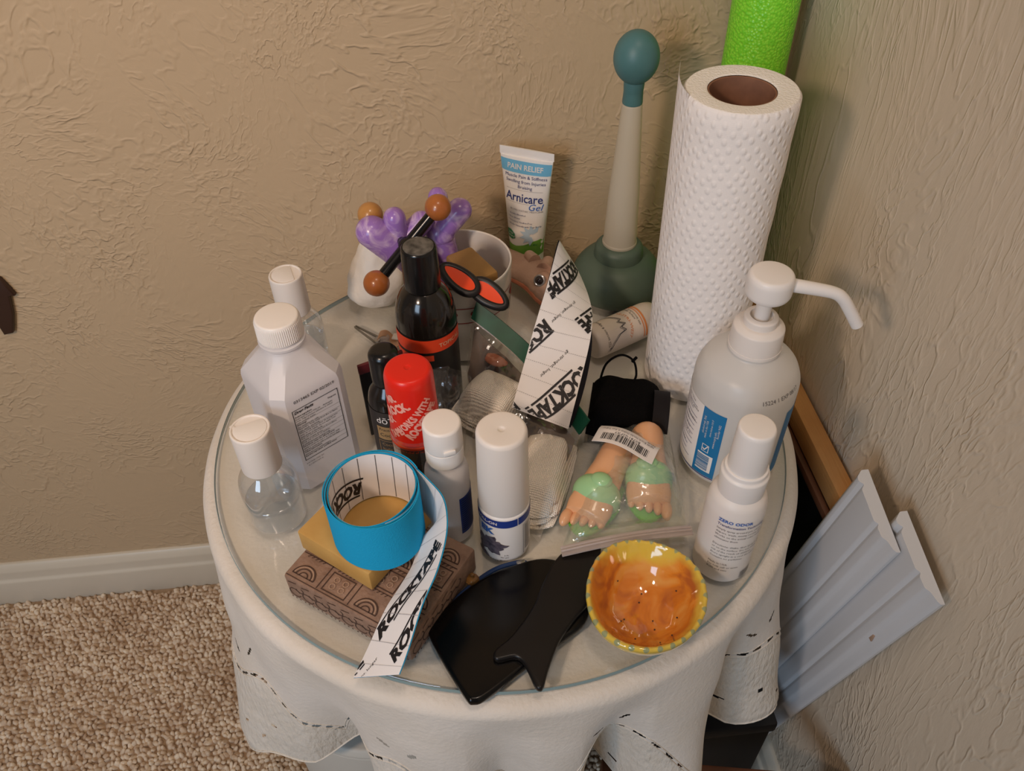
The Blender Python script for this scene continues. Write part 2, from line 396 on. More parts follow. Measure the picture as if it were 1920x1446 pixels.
def box(cx, cy, cz, sx, sy, sz, bev=0.0, seg=2):
    b = bmesh.new(); bmesh.ops.create_cube(b, size=1.0)
    for v in b.verts: v.co = Vector((v.co.x*sx+cx, v.co.y*sy+cy, v.co.z*sz+cz))
    if bev: bmesh.ops.bevel(b, geom=list(b.edges), offset=bev, segments=seg, affect='EDGES', profile=.5)
    V = [tuple(v.co) for v in b.verts]; b.verts.index_update(); Fc = [tuple(v.index for v in f.verts) for f in b.faces]; b.free(); return V, Fc
def catmull(pts, n=8, closed=False):
    P = [Vector(p) for p in pts]; out = []; N = len(P)
    rng = range(N) if closed else range(N-1)
    for i in rng:
        if closed: p0, p1, p2, p3 = P[(i-1) % N], P[i], P[(i+1) % N], P[(i+2) % N]
        else: p0, p1, p2, p3 = P[max(i-1, 0)], P[i], P[i+1], P[min(i+2, N-1)]
        for k in range(n):
            t = k/n
            out.append(0.5*((2*p1)+(-p0+p2)*t+(2*p0-5*p1+4*p2-p3)*t*t+(-p0+3*p1-3*p2+p3)*t**3))
    if not closed: out.append(P[-1])
    return out
def tube(path, r, seg=10, closed=False, caps=True):
    P = [Vector(p) for p in path]; N = len(P); V, Fc = [], []
    rs = r if isinstance(r, (list, tuple)) else [r]*N
    ref = None
    for i in range(N):
        t = (P[(i+1) % N]-P[i-1]) if closed else (P[min(i+1, N-1)]-P[max(i-1, 0)])
        t.normalize()
        if ref is None:
            ref = Vector((0, 0, 1)) if abs(t.z) < .9 else Vector((1, 0, 0))
        s = t.cross(ref)
        if s.length < 1e-6: s = t.orthogonal()
        s.normalize(); ref = s.cross(t).normalized()
        for j in range(seg):
            a = 2*PI*j/seg; V.append(tuple(P[i]+(s*math.cos(a)+ref*math.sin(a))*rs[i]))
    for i in range(N if closed else N-1):
        for j in range(seg):
            a = i*seg+j; b = i*seg+(j+1) % seg; c = ((i+1) % N)*seg+(j+1) % seg; d = ((i+1) % N)*seg+j
            Fc.append((a, b, c, d))
    if caps and not closed:
        Fc.append(tuple(range(seg-1, -1, -1))); Fc.append(tuple((N-1)*seg+j for j in range(seg)))
    return V, Fc
def ball(cx, cy, cz, rx, ry=None, rz=None, seg=24, ring=14):
    ry = ry or rx; rz = rz or rx; V, Fc = [(cx, cy, cz-rz)], []
    for k in range(1, ring):
        p = -PI/2+PI*k/ring
        for j in range(seg):
            a = 2*PI*j/seg; V.append((cx+rx*math.cos(p)*math.cos(a), cy+ry*math.cos(p)*math.sin(a), cz+rz*math.sin(p)))
    V.append((cx, cy, cz+rz)); top = len(V)-1
    for j in range(seg):
        Fc.append((0, 1+(j+1) % seg, 1+j)); b = 1+(ring-2)*seg; Fc.append((b+j, b+(j+1) % seg, top))
    for k in range(ring-2):
        for j in range(seg):
            a = 1+k*seg+j; b = 1+k*seg+(j+1) % seg; Fc.append((a, b, b+seg, a+seg))
    return V, Fc
def grid(fn, nu, nv):
    V = [tuple(fn(i/nu, j/nv)) for i in range(nu+1) for j in range(nv+1)]
    Fc = [(i*(nv+1)+j, (i+1)*(nv+1)+j, (i+1)*(nv+1)+j+1, i*(nv+1)+j+1) for i in range(nu) for j in range(nv)]
    return V, Fc
def normal_of(fn, u, v, e=1e-3):
    u0, u1 = max(u-e, 0), min(u+e, 1); v0, v1 = max(v-e, 0), min(v+e, 1)
    n = (Vector(fn(u1, v))-Vector(fn(u0, v))).cross(Vector(fn(u, v1))-Vector(fn(u, v0)))
    return n.normalized() if n.length > 0 else Vector((0, 0, 1))
def shell(fn, nu, nv, th):
    """thin closed sheet from fn(u, v), offset th along its normal"""
    A = []; B = []
    for i in range(nu+1):
        for j in range(nv+1):
            p = Vector(fn(i/nu, j/nv)); n = normal_of(fn, i/nu, j/nv); A.append(tuple(p)); B.append(tuple(p+n*th))
    W = nv+1; N = len(A); Fc = []
    for i in range(nu):
        for j in range(nv):
            a, b, c, d = i*W+j, (i+1)*W+j, (i+1)*W+j+1, i*W+j+1
            Fc.append((d, c, b, a)); Fc.append((a+N, b+N, c+N, d+N))
    rim = [i*W for i in range(nu+1)]+[nu*W+j for j in range(1, W)]+[i*W+nv for i in range(nu-1, -1, -1)]+[j for j in range(nv-1, 0, -1)]
    for k in range(len(rim)):
        a, b = rim[k], rim[(k+1) % len(rim)]; Fc.append((a, b, b+N, a+N))
    return A+B, Fc
def slab(poly, z0, z1, bev=0.002, seg=3):
    b = bmesh.new(); vs = [b.verts.new((p[0], p[1], z0)) for p in poly]; f = b.faces.new(vs); f.normal_update()
    if f.normal.z > 0: f.normal_flip()
    ex = bmesh.ops.extrude_face_region(b, geom=[f]); nv = [e for e in ex['geom'] if isinstance(e, bmesh.types.BMVert)]
    for v in nv: v.co.z = z1
    bmesh.ops.recalc_face_normals(b, faces=b.faces)
    es = [e for e in b.edges if len(e.link_faces) == 2 and any(len(q.verts) > 4 or abs(q.normal.z) > .9 for q in e.link_faces) and not all(abs(q.normal.z) > .9 for q in e.link_faces) and abs((e.verts[0].co.z-e.verts[1].co.z)) < 1e-6]
    if bev: bmesh.ops.bevel(b, geom=es, offset=bev, segments=seg, affect='EDGES', profile=.5, clamp_overlap=True)
    bmesh.ops.triangulate(b, faces=[f for f in b.faces if len(f.verts) > 4])
    b.verts.index_update(); V = [tuple(v.co) for v in b.verts]; Fc = [tuple(v.index for v in f.verts) for f in b.faces]; b.free(); return V, Fc
# ---- flat print: text and marks, mapped onto surfaces
_tc = {}
def text2d(s, size=1.0, bold=0.0, sx=1.0, shear=0.0, align='CENTER', res=2):
    key = (s, bold, shear, align, res)
    if key not in _tc:
        c = bpy.data.curves.new('lettering', 'FONT'); c.body = s; c.size = 1.0; c.resolution_u = res; c.offset = bold; c.shear = shear
        c.align_x = align; c.align_y = 'CENTER'; c.fill_mode = 'FRONT'
        o = bpy.data.objects.new('lettering', c); COL.objects.link(o)
        me = o.evaluated_get(bpy.context.evaluated_depsgraph_get()).to_mesh()
        V = [(v.co.x, v.co.y) for v in me.vertices]; Fc = [tuple(p.vertices) for p in me.polygons]
        o.evaluated_get(bpy.context.evaluated_depsgraph_get()).to_mesh_clear(); bpy.data.objects.remove(o); bpy.data.curves.remove(c)
        _tc[key] = (V, Fc)
    V, Fc = _tc[key]
    return [(x*size*sx, y*size) for x, y in V], Fc
def rect2d(x0, y0, x1, y1): return [(x0, y0), (x1, y0), (x1, y1), (x0, y1)], [(0, 1, 2, 3)]
def frame2d(x0, y0, x1, y1, t):
    return join2(rect2d(x0, y0, x1, y0+t), rect2d(x0, y1-t, x1, y1), rect2d(x0, y0+t, x0+t, y1-t), rect2d(x1-t, y0+t, x1, y1-t))
def poly2d(pts): return list(pts), [tuple(range(len(pts)))]
def line2d(p, q, w):
    p, q = Vector(p), Vector(q); d = (q-p).normalized(); n = Vector((-d.y, d.x))*w/2
    return [tuple(p-n), tuple(q-n), tuple(q+n), tuple(p+n)], [(0, 1, 2, 3)]
def join2(*gs):
    V, Fc = [], []
    for v, f in gs:
        n = len(V); V += list(v); Fc += [tuple(i+n for i in q) for q in f]
    return V, Fc
def mv(g, dx=0, dy=0, rot=0.0, s=1.0):
    c, si = math.cos(rot)*s, math.sin(rot)*s
    return [(x*c-y*si+dx, x*si+y*c+dy) for x, y in g[0]], g[1]
def txt(s, x, y, size, rot=0.0, **k): return mv(text2d(s, size, **k), x, y, rot)
def refine(g, maxlen):
    b = bmesh.new(); vs = [b.verts.new((x, y, 0)) for x, y in g[0]]
    for q in g[1]:
        try: b.faces.new([vs[i] for i in q])
        except ValueError: pass
    for _ in range(7):
        es = [e for e in b.edges if e.calc_length() > maxlen]
        if not es: break
        bmesh.ops.subdivide_edges(b, edges=es, cuts=1)
        bmesh.ops.triangulate(b, faces=[f for f in b.faces if len(f.verts) > 4])
    b.verts.index_update(); V = [(v.co.x, v.co.y) for v in b.verts]; Fc = [tuple(v.index for v in f.verts) for f in b.faces]; b.free(); return V, Fc
def clip2(g, x0, y0, x1, y1):
    """keep only faces whose centre lies inside the rectangle"""
    V, Fc = g; keep = [q for q in Fc if all(x0 <= V[i][0] <= x1 and y0 <= V[i][1] <= y1 for i in q)]
    return V, keep
def cylmap(r, a0=0.0, e=0.0003, prof=None):
    """(x, y) -> cylinder of radius r about z; a0 turns towards +x; prof(z) gives the radius"""
    def f(x, y):
        rr = (prof(y) if prof else r)+e; a = a0+x/r
        return (rr*math.sin(a), -rr*math.cos(a), y)
    return f
def flatmap(o, ux, uy, e=0.0003):
    o, ux, uy = Vector(o), Vector(ux).normalized(), Vector(uy).normalized(); n = ux.cross(uy)
    return lambda x, y: tuple(o+ux*x+uy*y+n*e)
def printed(name, g, fn, m, parent, maxlen=0.003, label=None):
    g = refine(g, maxlen)
    used = sorted({i for q in g[1] for i in q}); ix = {u: k for k, u in enumerate(used)}
    return make(name, [fn(*g[0][i]) for i in used], [tuple(ix[i] for i in q) for q in g[1]], m, parent, label)
def barcode(w, h, seed=1):
    rr = random.Random(seed); x = 0; gs = []
    while x < w:
        b = rr.choice((.4, .8, 1.2))*w/60; gs.append(rect2d(x, 0, min(x+b, w), h)); x += b+rr.choice((.5, .9, 1.3))*w/60
    return join2(*gs)
def para(lines, x, y, size, lead, **k):
    return join2(*[txt(s, x, y-i*lead, size, align='LEFT', res=1, **k) for i, s in enumerate(lines)])
def wall2(V, th): pass
def interp(pts):
    zs = [p[1] for p in pts]; rs = [p[0] for p in pts]
    return lambda z: float(np.interp(z, zs, rs))
def copy_thing(src, loc, rz, label, s=1.0):
    c = src.copy(); COL.objects.link(c); c.location = (loc[0], loc[1], loc[2]+Z0); c.rotation_euler = (0, 0, rz); c['label'] = label; c.scale = (s, s, s)
    for ch in list(src.children):
        d = ch.copy(); COL.objects.link(d); d.parent = c
        for g in list(ch.children):
            q = g.copy(); COL.objects.link(q); q.parent = d
    return c

# ------------------------------------------------------------------ the setting
WX, WY = 0.325, 0.277
def wallbox(name, x0, x1, y0, y1, z0, z1, m, label):
    return struct(make(name, *box((x0+x1)/2, (y0+y1)/2, (z0+z1)/2, x1-x0, y1-y0, z1-z0), m), label)
wallbox('floor', -2.4, WX+.1, -2.2, WY+.1, -.10, -.0, 'carpet_base', 'beige looped carpet floor')
wallbox('wall_back', -2.4, WX+.1, WY, WY+.1, 0, 2.4, 'wall_beige', 'beige wall with a trowelled plaster texture')
wallbox('wall_right', WX, WX+.1, -2.2, WY, 0, 2.4, 'wall_cream', 'cream wall with vertical brushed plaster texture')
# baseboard with a stepped moulded top, along the back wall
bp = [(0, 0), (-.014, 0), (-.014, .058), (-.0105, .063), (-.0105, .080), (-.0075, .088), (-.004, .094), (0, .094)]
def baseboard(name, along, c0, c1, lab):
    V, Fc = [], []
    for c in (c0, c1):
        for d, z in rnd(bp, .002, 2): V.append((c, WY+d, z) if along == 'x' else (WX+d, c, z))
    n = len(V)//2
    for i in range(n-1): Fc.append((i, i+1, n+i+1, n+i))
    Fc += [tuple(range(n)), tuple(range(2*n-1, n-1, -1))]
    return struct(make(name, V, Fc, 'trim_white', weld=True), lab)
baseboard('baseboard_back', 'x', -2.4, WX-.0145, 'cream painted baseboard with a stepped top')
baseboard('baseboard_right', 'y', -2.2, WY, 'cream painted baseboard along the right wall')
# looped carpet pile: a countless mass of nubs
def carpet():
    xs, ys = np.arange(-1.15, 0.30, .0072), np.arange(-.42, .262, .0068)
    X, Y = np.meshgrid(xs, ys); X[1::2] += .0036
    rg = np.random.RandomState(3); X = X.ravel()+rg.uniform(-.0019, .0019, X.size); Y = Y.ravel()+rg.uniform(-.0019, .0019, Y.size)
    keep = (Y < .260); X, Y = X[keep], Y[keep]; n = len(X)
    seg, ring = 6, 3; loc = []
    for k in range(ring):
        p = R_((-15, 25, 58)[k])
        for j in range(seg): loc.append((math.cos(p)*math.cos(2*PI*j/seg), math.cos(p)*math.sin(2*PI*j/seg), math.sin(p)))
    loc.append((0, 0, 1)); loc = np.array(loc); nv = len(loc)
    fc = [(k*seg+j, k*seg+(j+1) % seg, (k+1)*seg+(j+1) % seg, (k+1)*seg+j) for k in range(ring-1) for j in range(seg)]
    tr = [((ring-1)*seg+j, (ring-1)*seg+(j+1) % seg, nv-1) for j in range(seg)]
    sx, sy, sz = rg.uniform(.0034, .0052, n), rg.uniform(.0028, .0042, n), rg.uniform(.004, .0072, n); a = rg.uniform(0, PI, n)
    x = loc[None, :, 0]*sx[:, None]; y = loc[None, :, 1]*sy[:, None]; c, s = np.cos(a)[:, None], np.sin(a)[:, None]
    lx, ly = rg.uniform(-.003, .003, n), rg.uniform(-.003, .003, n)
    P = np.stack([x*c-y*s+X[:, None]+lx[:, None]*loc[None, :, 2], x*s+y*c+Y[:, None]+ly[:, None]*loc[None, :, 2], loc[None, :, 2]*sz[:, None]+.0012], -1).reshape(-1, 3)
    fq, ft = np.array(fc), np.array(tr); off = (np.arange(n)*nv)[:, None, None]
    Q = (fq[None]+off).reshape(-1, 4); Tt = (ft[None]+off).reshape(-1, 3)
    me = bpy.data.meshes.new('carpet_pile'); me.vertices.add(len(P)); me.vertices.foreach_set('co', P.ravel())
    me.loops.add(Q.size+Tt.size); me.loops.foreach_set('vertex_index', np.concatenate([Q.ravel(), Tt.ravel()]))
    me.polygons.add(len(Q)+len(Tt)); st = np.concatenate([np.arange(len(Q))*4, Q.size+np.arange(len(Tt))*3]); me.polygons.foreach_set('loop_start', st)
    me.update(calc_edges=True); me.polygons.foreach_set('use_smooth', [True]*len(me.polygons)); me.materials.append(MATS['carpet_loops'])
    o = bpy.data.objects.new('carpet_pile', me); COL.objects.link(o); o['kind'] = 'stuff'; o['label'] = 'beige looped carpet pile covering the floor'; o['category'] = 'carpet'
carpet()

# ------------------------------------------------------------------ table, cloth, glass
tb = thing('side_table', 'round side table hidden under the white tablecloth', 'table', (0, 0, 0))
make('table_top', *lathe(rnd([(.0, -.030), (.252, -.030), (.252, -.0105), (.0, -.0105)], .004), 64, cap0=False, cap1=False), 'board_wood', tb, weld=True)
for k in range(3):
    a = R_((60, 120, 288)[k])
    top, bot = Vector((.09*math.cos(a), .09*math.sin(a), -.028)), Vector((.15*math.cos(a), .15*math.sin(a), -Z0+.009))
    make('leg', *tube([top, top.lerp(bot, .3)+Vector((0, 0, 0)), bot], [.016, .014, .012], 14), 'board_wood', tb)

LOBES = [(-150, 1.0, 13), (-108, .55, 11), (-86, .35, 6), (-63, .85, 9), (-36, 1.0, 9), (-5, .6, 12), (30, .8, 13), (68, .5, 13), (105, .5, 12), (140, .8, 12), (178, .55, 10)]
VALS = [(-127, -.8, 7), (-96, -.85, 6), (-75, -1.15, 6), (-49, -1.0, 6), (-20, -.8, 8), (12, -.8, 8), (48, -.9, 9), (88, -.4, 8), (122, -.6, 8), (160, -.8, 8), (-168, -.9, 6)]
def dang(a, b): return (a-b+180) % 360-180
def fold(deg):
    return sum(h*math.exp(-(dang(deg, c)/w)**2) for c, h, w in LOBES+VALS)
FT = [fold(d/2) for d in range(720)]
def foldq(deg):
    x = (deg % 360)*2; i = int(x); t = x-i; return FT[i % 720]*(1-t)+FT[(i+1) % 720]*t
def cloth_pt(deg, s):
    """s: distance along the cloth past the table rim"""
    R0 = .2565; rc = .011
    f = foldq(deg)
    if s < rc*PI/2:
        a = s/rc; r = R0+rc*math.sin(a); z = -.0068-rc*(1-math.cos(a))
    else:
        d = s-rc*PI/2; r = R0+rc; z = -.0068-rc-d
        g = min(d/.20, 1.15); g = g**1.25
        amp = .030 if f > 0 else .060
        r += f*amp*g+.006*g
        z += .010*abs(f)*g*g
    # keep the folds off the walls and the boards
    a = R_(deg); nz = mnoise.noise(Vector((math.cos(a)*5, math.sin(a)*5, s*16)))*.0035*min(s/.05, 1)
    r += nz; x, y = r*math.cos(a), r*math.sin(a)
    y = min(y, .2605+.0*z); x = min(x, .272)
    return (x, y, z)
def hem(deg):
    f = foldq(deg); cut = .030*math.exp(-(dang(deg, -132)/14)**2); return .245-cut+.022*max(f, 0)-.012*max(-f, 0)+.008*math.cos(R_(deg*24))
def tablecloth():
    o = thing('tablecloth', 'white tablecloth with eyelet embroidery draped over the round side table', 'tablecloth', (0, 0, 0))
    NT, NS = 900, 120
    holes = []
    def eye(deg, up_, L, W, rot): holes.append((deg, up_, L, W, rot))
    def arch(deg): return .030+.105*max(0.0, math.cos(PI/2*dang(deg, -76+36*round(dang(deg, -76)/36))/18))**.8
    k = -170
    while k < -20:
        slope = (arch(k+1)-arch(k-1))/(R_(2)*.285); eye(k, arch(k), .0046, .0017, math.atan(slope)); k += 2.9/math.sqrt(1+slope*slope)
    for c0 in (-148, -112, -76, -40):
        for dd, hh, L_, rt_ in ((-3.2, .160, .0062, -.35), (2.0, .166, .0068, 1.0), (-5, .040, .003, .4), (4, .030, .003, 1.2), (0, .055, .0034, 1.5), (6.5, .052, .0032, -.5)):
            eye(c0+dd, hh, L_, .0019, rt_)
    V = []; uvp = []
    inner = [(.0, 0)]
    rings = [.06, .14, .20, .235, .252]
    V.append((0, 0, -.0065))
    for r in rings:
        for i in range(NT):
            a = 2*PI*i/NT; V.append((r*math.cos(a), min(r*math.sin(a), .2605), -.0065-.00002*random.random()))
    S = []
    for i in range(NT):
        S.append(hem(360*i/NT))
    for j in range(NS+1):
        for i in range(NT):
            deg = 360*i/NT; s = S[i]*j/NS; V.append(cloth_pt(deg, s))
    Fc = [(0, 1+i, 1+(i+1) % NT) for i in range(NT)]
    nr = len(rings)+NS+1
    base = 1
    for j in range(nr-1):
        for i in range(NT):
            a = base+j*NT+i; b = base+j*NT+(i+1) % NT
            if j >= len(rings):
                jj = j-len(rings)+.5; deg = 360*(i+.5)/NT; upm = S[i]*(1-jj/NS)
                cut = False
                if upm < .19:
                    for (hd, hu, L, W, rt_) in holes:
                        dx = R_(dang(deg, hd))*.285; dy = upm-hu
                        if abs(dx) < .008 and abs(dy) < .008:
                            c_, s_ = math.cos(rt_), math.sin(rt_); p = (dx*c_+dy*s_)/L; q = (-dx*s_+dy*c_)/W
                            if p*p+q*q < 1: cut = True; break
                if cut: continue
            Fc.append((a, a+NT, b+NT, b))
    co = make('cloth', V, Fc, ['cloth_white', 'cloth_lace'], o, ang=80)
    for p in co.data.polygons:
        vi = min(p.vertices)
        if vi >= 1+len(rings)*NT:
            q = vi-1-len(rings)*NT; jj, ii = q//NT, q % NT
            if S[ii]*(1-jj/NS) < arch(360*ii/NT)-.004: p.material_index = 1
    # corded hem following the scallops
    path = [cloth_pt(360*i/360, hem(360*i/360)) for i in range(360)]
    make('hem', *tube(path, .0011, 6, closed=True), 'cloth_lace', o)
    # raised stitching that follows the arches of eyelets
    for up_, nm in ((.0035, 'stitching'), (-.0035, 'stitching')):
        path = [Vector(cloth_pt(i/2, max(hem(i/2)-arch(i/2)+up_, .02))) for i in range(720)]
        path = [p+Vector((p.x, p.y, 0)).normalized()*.0002 for p in path]
        make(nm, *tube(path, .0005, 5, closed=True), 'cloth_lace', o)
    return o
tablecloth()
gl = thing('glass_top', 'round clear glass sheet lying on the white tablecloth', 'glass', (0, 0, 0))
make('glass_sheet', *lathe(rnd([(0, -.0055), (.2535, -.0055), (.2535, 0), (0, 0)], .0012), 160, cap0=False, cap1=False), 'table_glass', gl, weld=True, ang=12)
make('polished_edge', *lathe([(.2540, -.0052), (.2546, -.004), (.2546, -.0015), (.2540, -.0003)], 160, cap0=False, cap1=False), 'glass_edge', gl)

# ------------------------------------------------------------------ bottles
def rollon():
    o = thing('roll_on_bottle', 'white cylindrical roll-on bottle with a tall white cap and navy band', 'bottle', (-.008, -.130, 0))
    make('body', *lathe(rnd([(0, 0), (.0182, 0), (.0196, .004), (.0196, .056), (.018, .0575), (.018, .06), (0, .06)], .0015), 64, cap0=False, cap1=False), 'label_white', o, weld=True)
    make('cap', *lathe(rnd([(0, .0575), (.0194, .0575), (.0181, .1325), (.0165, .135), (.0028, .1345), (.0014, .1337), (0, .1336)], .0018), 64, cap0=False, cap1=False), 'plastic_white_warm', o, weld=True)
    c = cylmap(.0196)
    band = rect2d(-.0600, .0462, .0085, .0546); band2 = rect2d(.0093, .0462, .0600, .0546)
    printed('blue_band', join2(band, band2), c, 'label_navy', o)
    c2 = cylmap(.0196, 0, .00045)
    printed('band_lettering', txt('ROLL-ON', -.0165, .0505, .0044, bold=.02), c2, 'ink_white', o)
    printed('brand_lettering', txt('EK', -.0166, .0395, .0092, bold=.05, sx=1.1), c2, 'ink_blue', o)
    # dark picture of a tree crown
    pts = []
    for k in range(44):
        a = 2*PI*k/44; rr = 1+.16*math.sin(a*5+1)+.12*math.sin(a*11)+.06*math.sin(a*17)
        pts.append((-.0140+.0120*rr*math.cos(a), .0215+.0098*rr*math.sin(a)))
    tree = join2(poly2d(pts), rect2d(-.0245, .006, -.0205, .018), poly2d([(-.030, .004), (-.014, .004), (-.019, .009), (-.026, .009)]))
    printed('tree_picture', tree, c2, 'tree_print', o, .0015)
    sm = join2(txt('3 FL', -.0008, .0105, .0022), txt('No gas', -.0022, .0078, .0022), txt('Relief in Motion', -.0068, .0035, .0022, bold=.02),
               *[rect2d(.0150, .040-.0021*k, .0150+.0085*random.uniform(.6, 1), .0408-.0021*k) for k in range(15)])
    printed('small_print', sm, c2, 'ink_grey', o)
    printed('print_frame', frame2d(.0135, .006, .0245, .043, .0004), c2, 'ink_grey', o)
rollon()

def spray():
    o = thing('spray_bottle', 'white spray bottle with a clear dust cap beside the orange bowl', 'bottle', (.157, -.166, 0), R_(-6))
    make('body', *lathe(rnd([(0, 0), (.0195, 0), (.0214, .003), (.0214, .078), (.0195, .088), (.0150, .093), (.0140, .095), (0, .095)], .003), 56, cap0=False, cap1=False), 'plastic_white_warm', o, weld=True)
    make('collar', *lathe(rnd([(0, .092), (.0163, .092), (.0168, .111), (.0150, .1125), (.0150, .1165), (0, .1165)], .001), 56, cap0=False, cap1=False), 'plastic_white', o, weld=True)
    make('dust_cap', *lathe(rnd([(0, .1155), (.0134, .1155), (.0127, .1525), (.0118, .155), (0, .1552)], .0015), 48, cap0=False, cap1=False), 'plastic_white', o, weld=True)
    c = cylmap(.0214, 0, .0004); x0 = -.017
    printed('title_lettering', join2(txt('ZERO ODOR', x0, .0760, .0042, align='LEFT', bold=.025)), c, 'ink_blue', o)
    printed('subtitle_lettering', txt('Transformation Technology', x0, .0712, .0032, align='LEFT', bold=.01), c, 'ink_navy', o)
    L = ['Simply spray around pet odors, smoke,', 'diapers, trash, musty rooms, shoes, cars', 'Works on the actual odor molecules and', 'eliminates them', '', 'Directions: shake, then spray in the air', 'or on the surface. Do not inhale. Keep', 'out of the reach of children.', 'Store upright in a cool dry place.', 'Contains no perfumes.', '', 'Made in USA', 'For help call or write', 'Refill and save']
    printed('paragraph_print', para(L, x0, .0665, .0027, .0037), c, 'ink_grey', o, .004)
    printed('barcode', mv(barcode(.013, .0085, 4), .010, .0055), c, 'ink_black', o)
spray()

def pump():
    o = thing('pump_bottle', 'large frosted pump bottle with blue label in front of the paper towels', 'bottle', (.194, -.060, 0))
    prof = rnd([(0, 0), (.038, 0), (.041, .004), (.041, .094), (.0405, .102), (.036, .113), (.026, .121), (.0195, .1255), (.0190, .130), (.0, .130)], .004)
    make('bottle_body', *lathe(prof, 72, cap0=False, cap1=False), 'plastic_frost', o, weld=True)
    make('collar', *lathe(rnd([(0, .1275), (.0205, .1275), (.0205, .131), (.0200, .131), (.0192, .148), (.0150, .151), (.0, .151)], .0012), 120, cap0=False, cap1=False, rib=(4, 11, .0003)), 'plastic_white_warm', o, weld=True)
    make('pump_ring', *lathe(rnd([(0, .150), (.0128, .150), (.0128, .157), (.0085, .1585), (.0085, .155), (0, .155)], .001), 48, cap0=False, cap1=False), 'plastic_white_warm', o, weld=True)
    make('stem', *lathe([(.0058, .153), (.0058, .171), (.0072, .1735), (.0072, .178)], 32), 'plastic_white', o)
    make('pump_head', *lathe(rnd([(0, .1755), (.0150, .1765), (.0168, .180), (.0168, .1925), (.0152, .1965), (0, .1972)], .0025), 56, cap0=False, cap1=False), 'plastic_white', o, weld=True)
    # nozzle: out to the right, then bent down
    P = catmull([(.0145, -.003, .1865), (.030, -.0065, .1845), (.045, -.0095, .1815), (.0525, -.0112, .1765), (.060, -.013, .166), (.068, -.015, .1535)], 6)
    make('nozzle', *tube(P, [.0052-.0006*min(i/12, 1) for i in range(len(P))], 16), 'plastic_white', o)
    pr = interp([(.041, .0), (.041, .094), (.0405, .102), (.036, .113), (.026, .121)])
    c = cylmap(.041, 0, .0003); c2 = cylmap(.041, 0, .0006)
    d = lambda deg: R_(deg-(14 if deg < 0 else 0))*.041
    printed('label_text_panel', rect2d(d(-110), .009, d(-50), .084), c, 'label_white', o)
    printed('label_blue_panel', join2(rect2d(d(-50), .009, d(-21), .084)), c, 'label_blue', o)
    printed('label_front_panel', rect2d(d(36), .009, d(120), .084), c, 'label_blue', o)
    printed('panel_lines', join2(*[rect2d(d(-100), .018+.0052*k, d(-54-random.random()*14), .0184+.0052*k) for k in range(12)]), c2, 'ink_navy', o)
    L = ['Drug Facts  Uses', 'to help reduce germs', 'on hands', 'Warnings flammable', 'keep from fire', 'For external use', 'Directions rub on', 'until dry', 'Inactive water']
    printed('panel_text', para(L, d(-98), .0795, .0034, .0062), c2, 'ink_grey', o, .005)
    printed('label_vertical_text', join2(txt('alcohol rub 70%', d(-45), .066, .0030, R_(90), res=1), txt('made in the USA', d(-41), .062, .0028, R_(90), res=1), txt('www.recycle.info', d(-29), .055, .0028, R_(90), res=1), txt('Reorder 9652', d(-26), .066, .0028, R_(90), res=1), txt('store below 110 F', d(-35), .066, .0026, R_(90), res=1)), c2, 'ink_white', o)
    printed('recycle_emblem', join2(frame2d(d(-42), .037, d(-33), .0455, .0006), line2d((d(-40.5), .041), (d(-38.5), .039), .001), line2d((d(-38.5), .039), (d(-34.5), .0445), .001)), c2, 'ink_white', o)
    printed('barcode_panel', rect2d(d(-46), .0145, d(-26), .0345), c2, 'label_white', o)
    c3 = cylmap(.041, 0, .0008)
    bc = barcode(.017, .0115, 9); bc = mv(bc, d(-30), .016, R_(90))
    printed('barcode', bc, c3, 'label_blue', o)
    printed('label_edge_line', rect2d(d(-110), .0078, d(-21), .0088), c2, 'label_navy', o)
    cs = cylmap(.041, 0, .0005, pr)
    g = txt('15224 1 EXP 08/17', 0, 0, .0046, align='CENTER')
    printed('stamped_date', mv(g, d(22), .1045, R_(4)), cs, 'ink_grey', o)
pump()

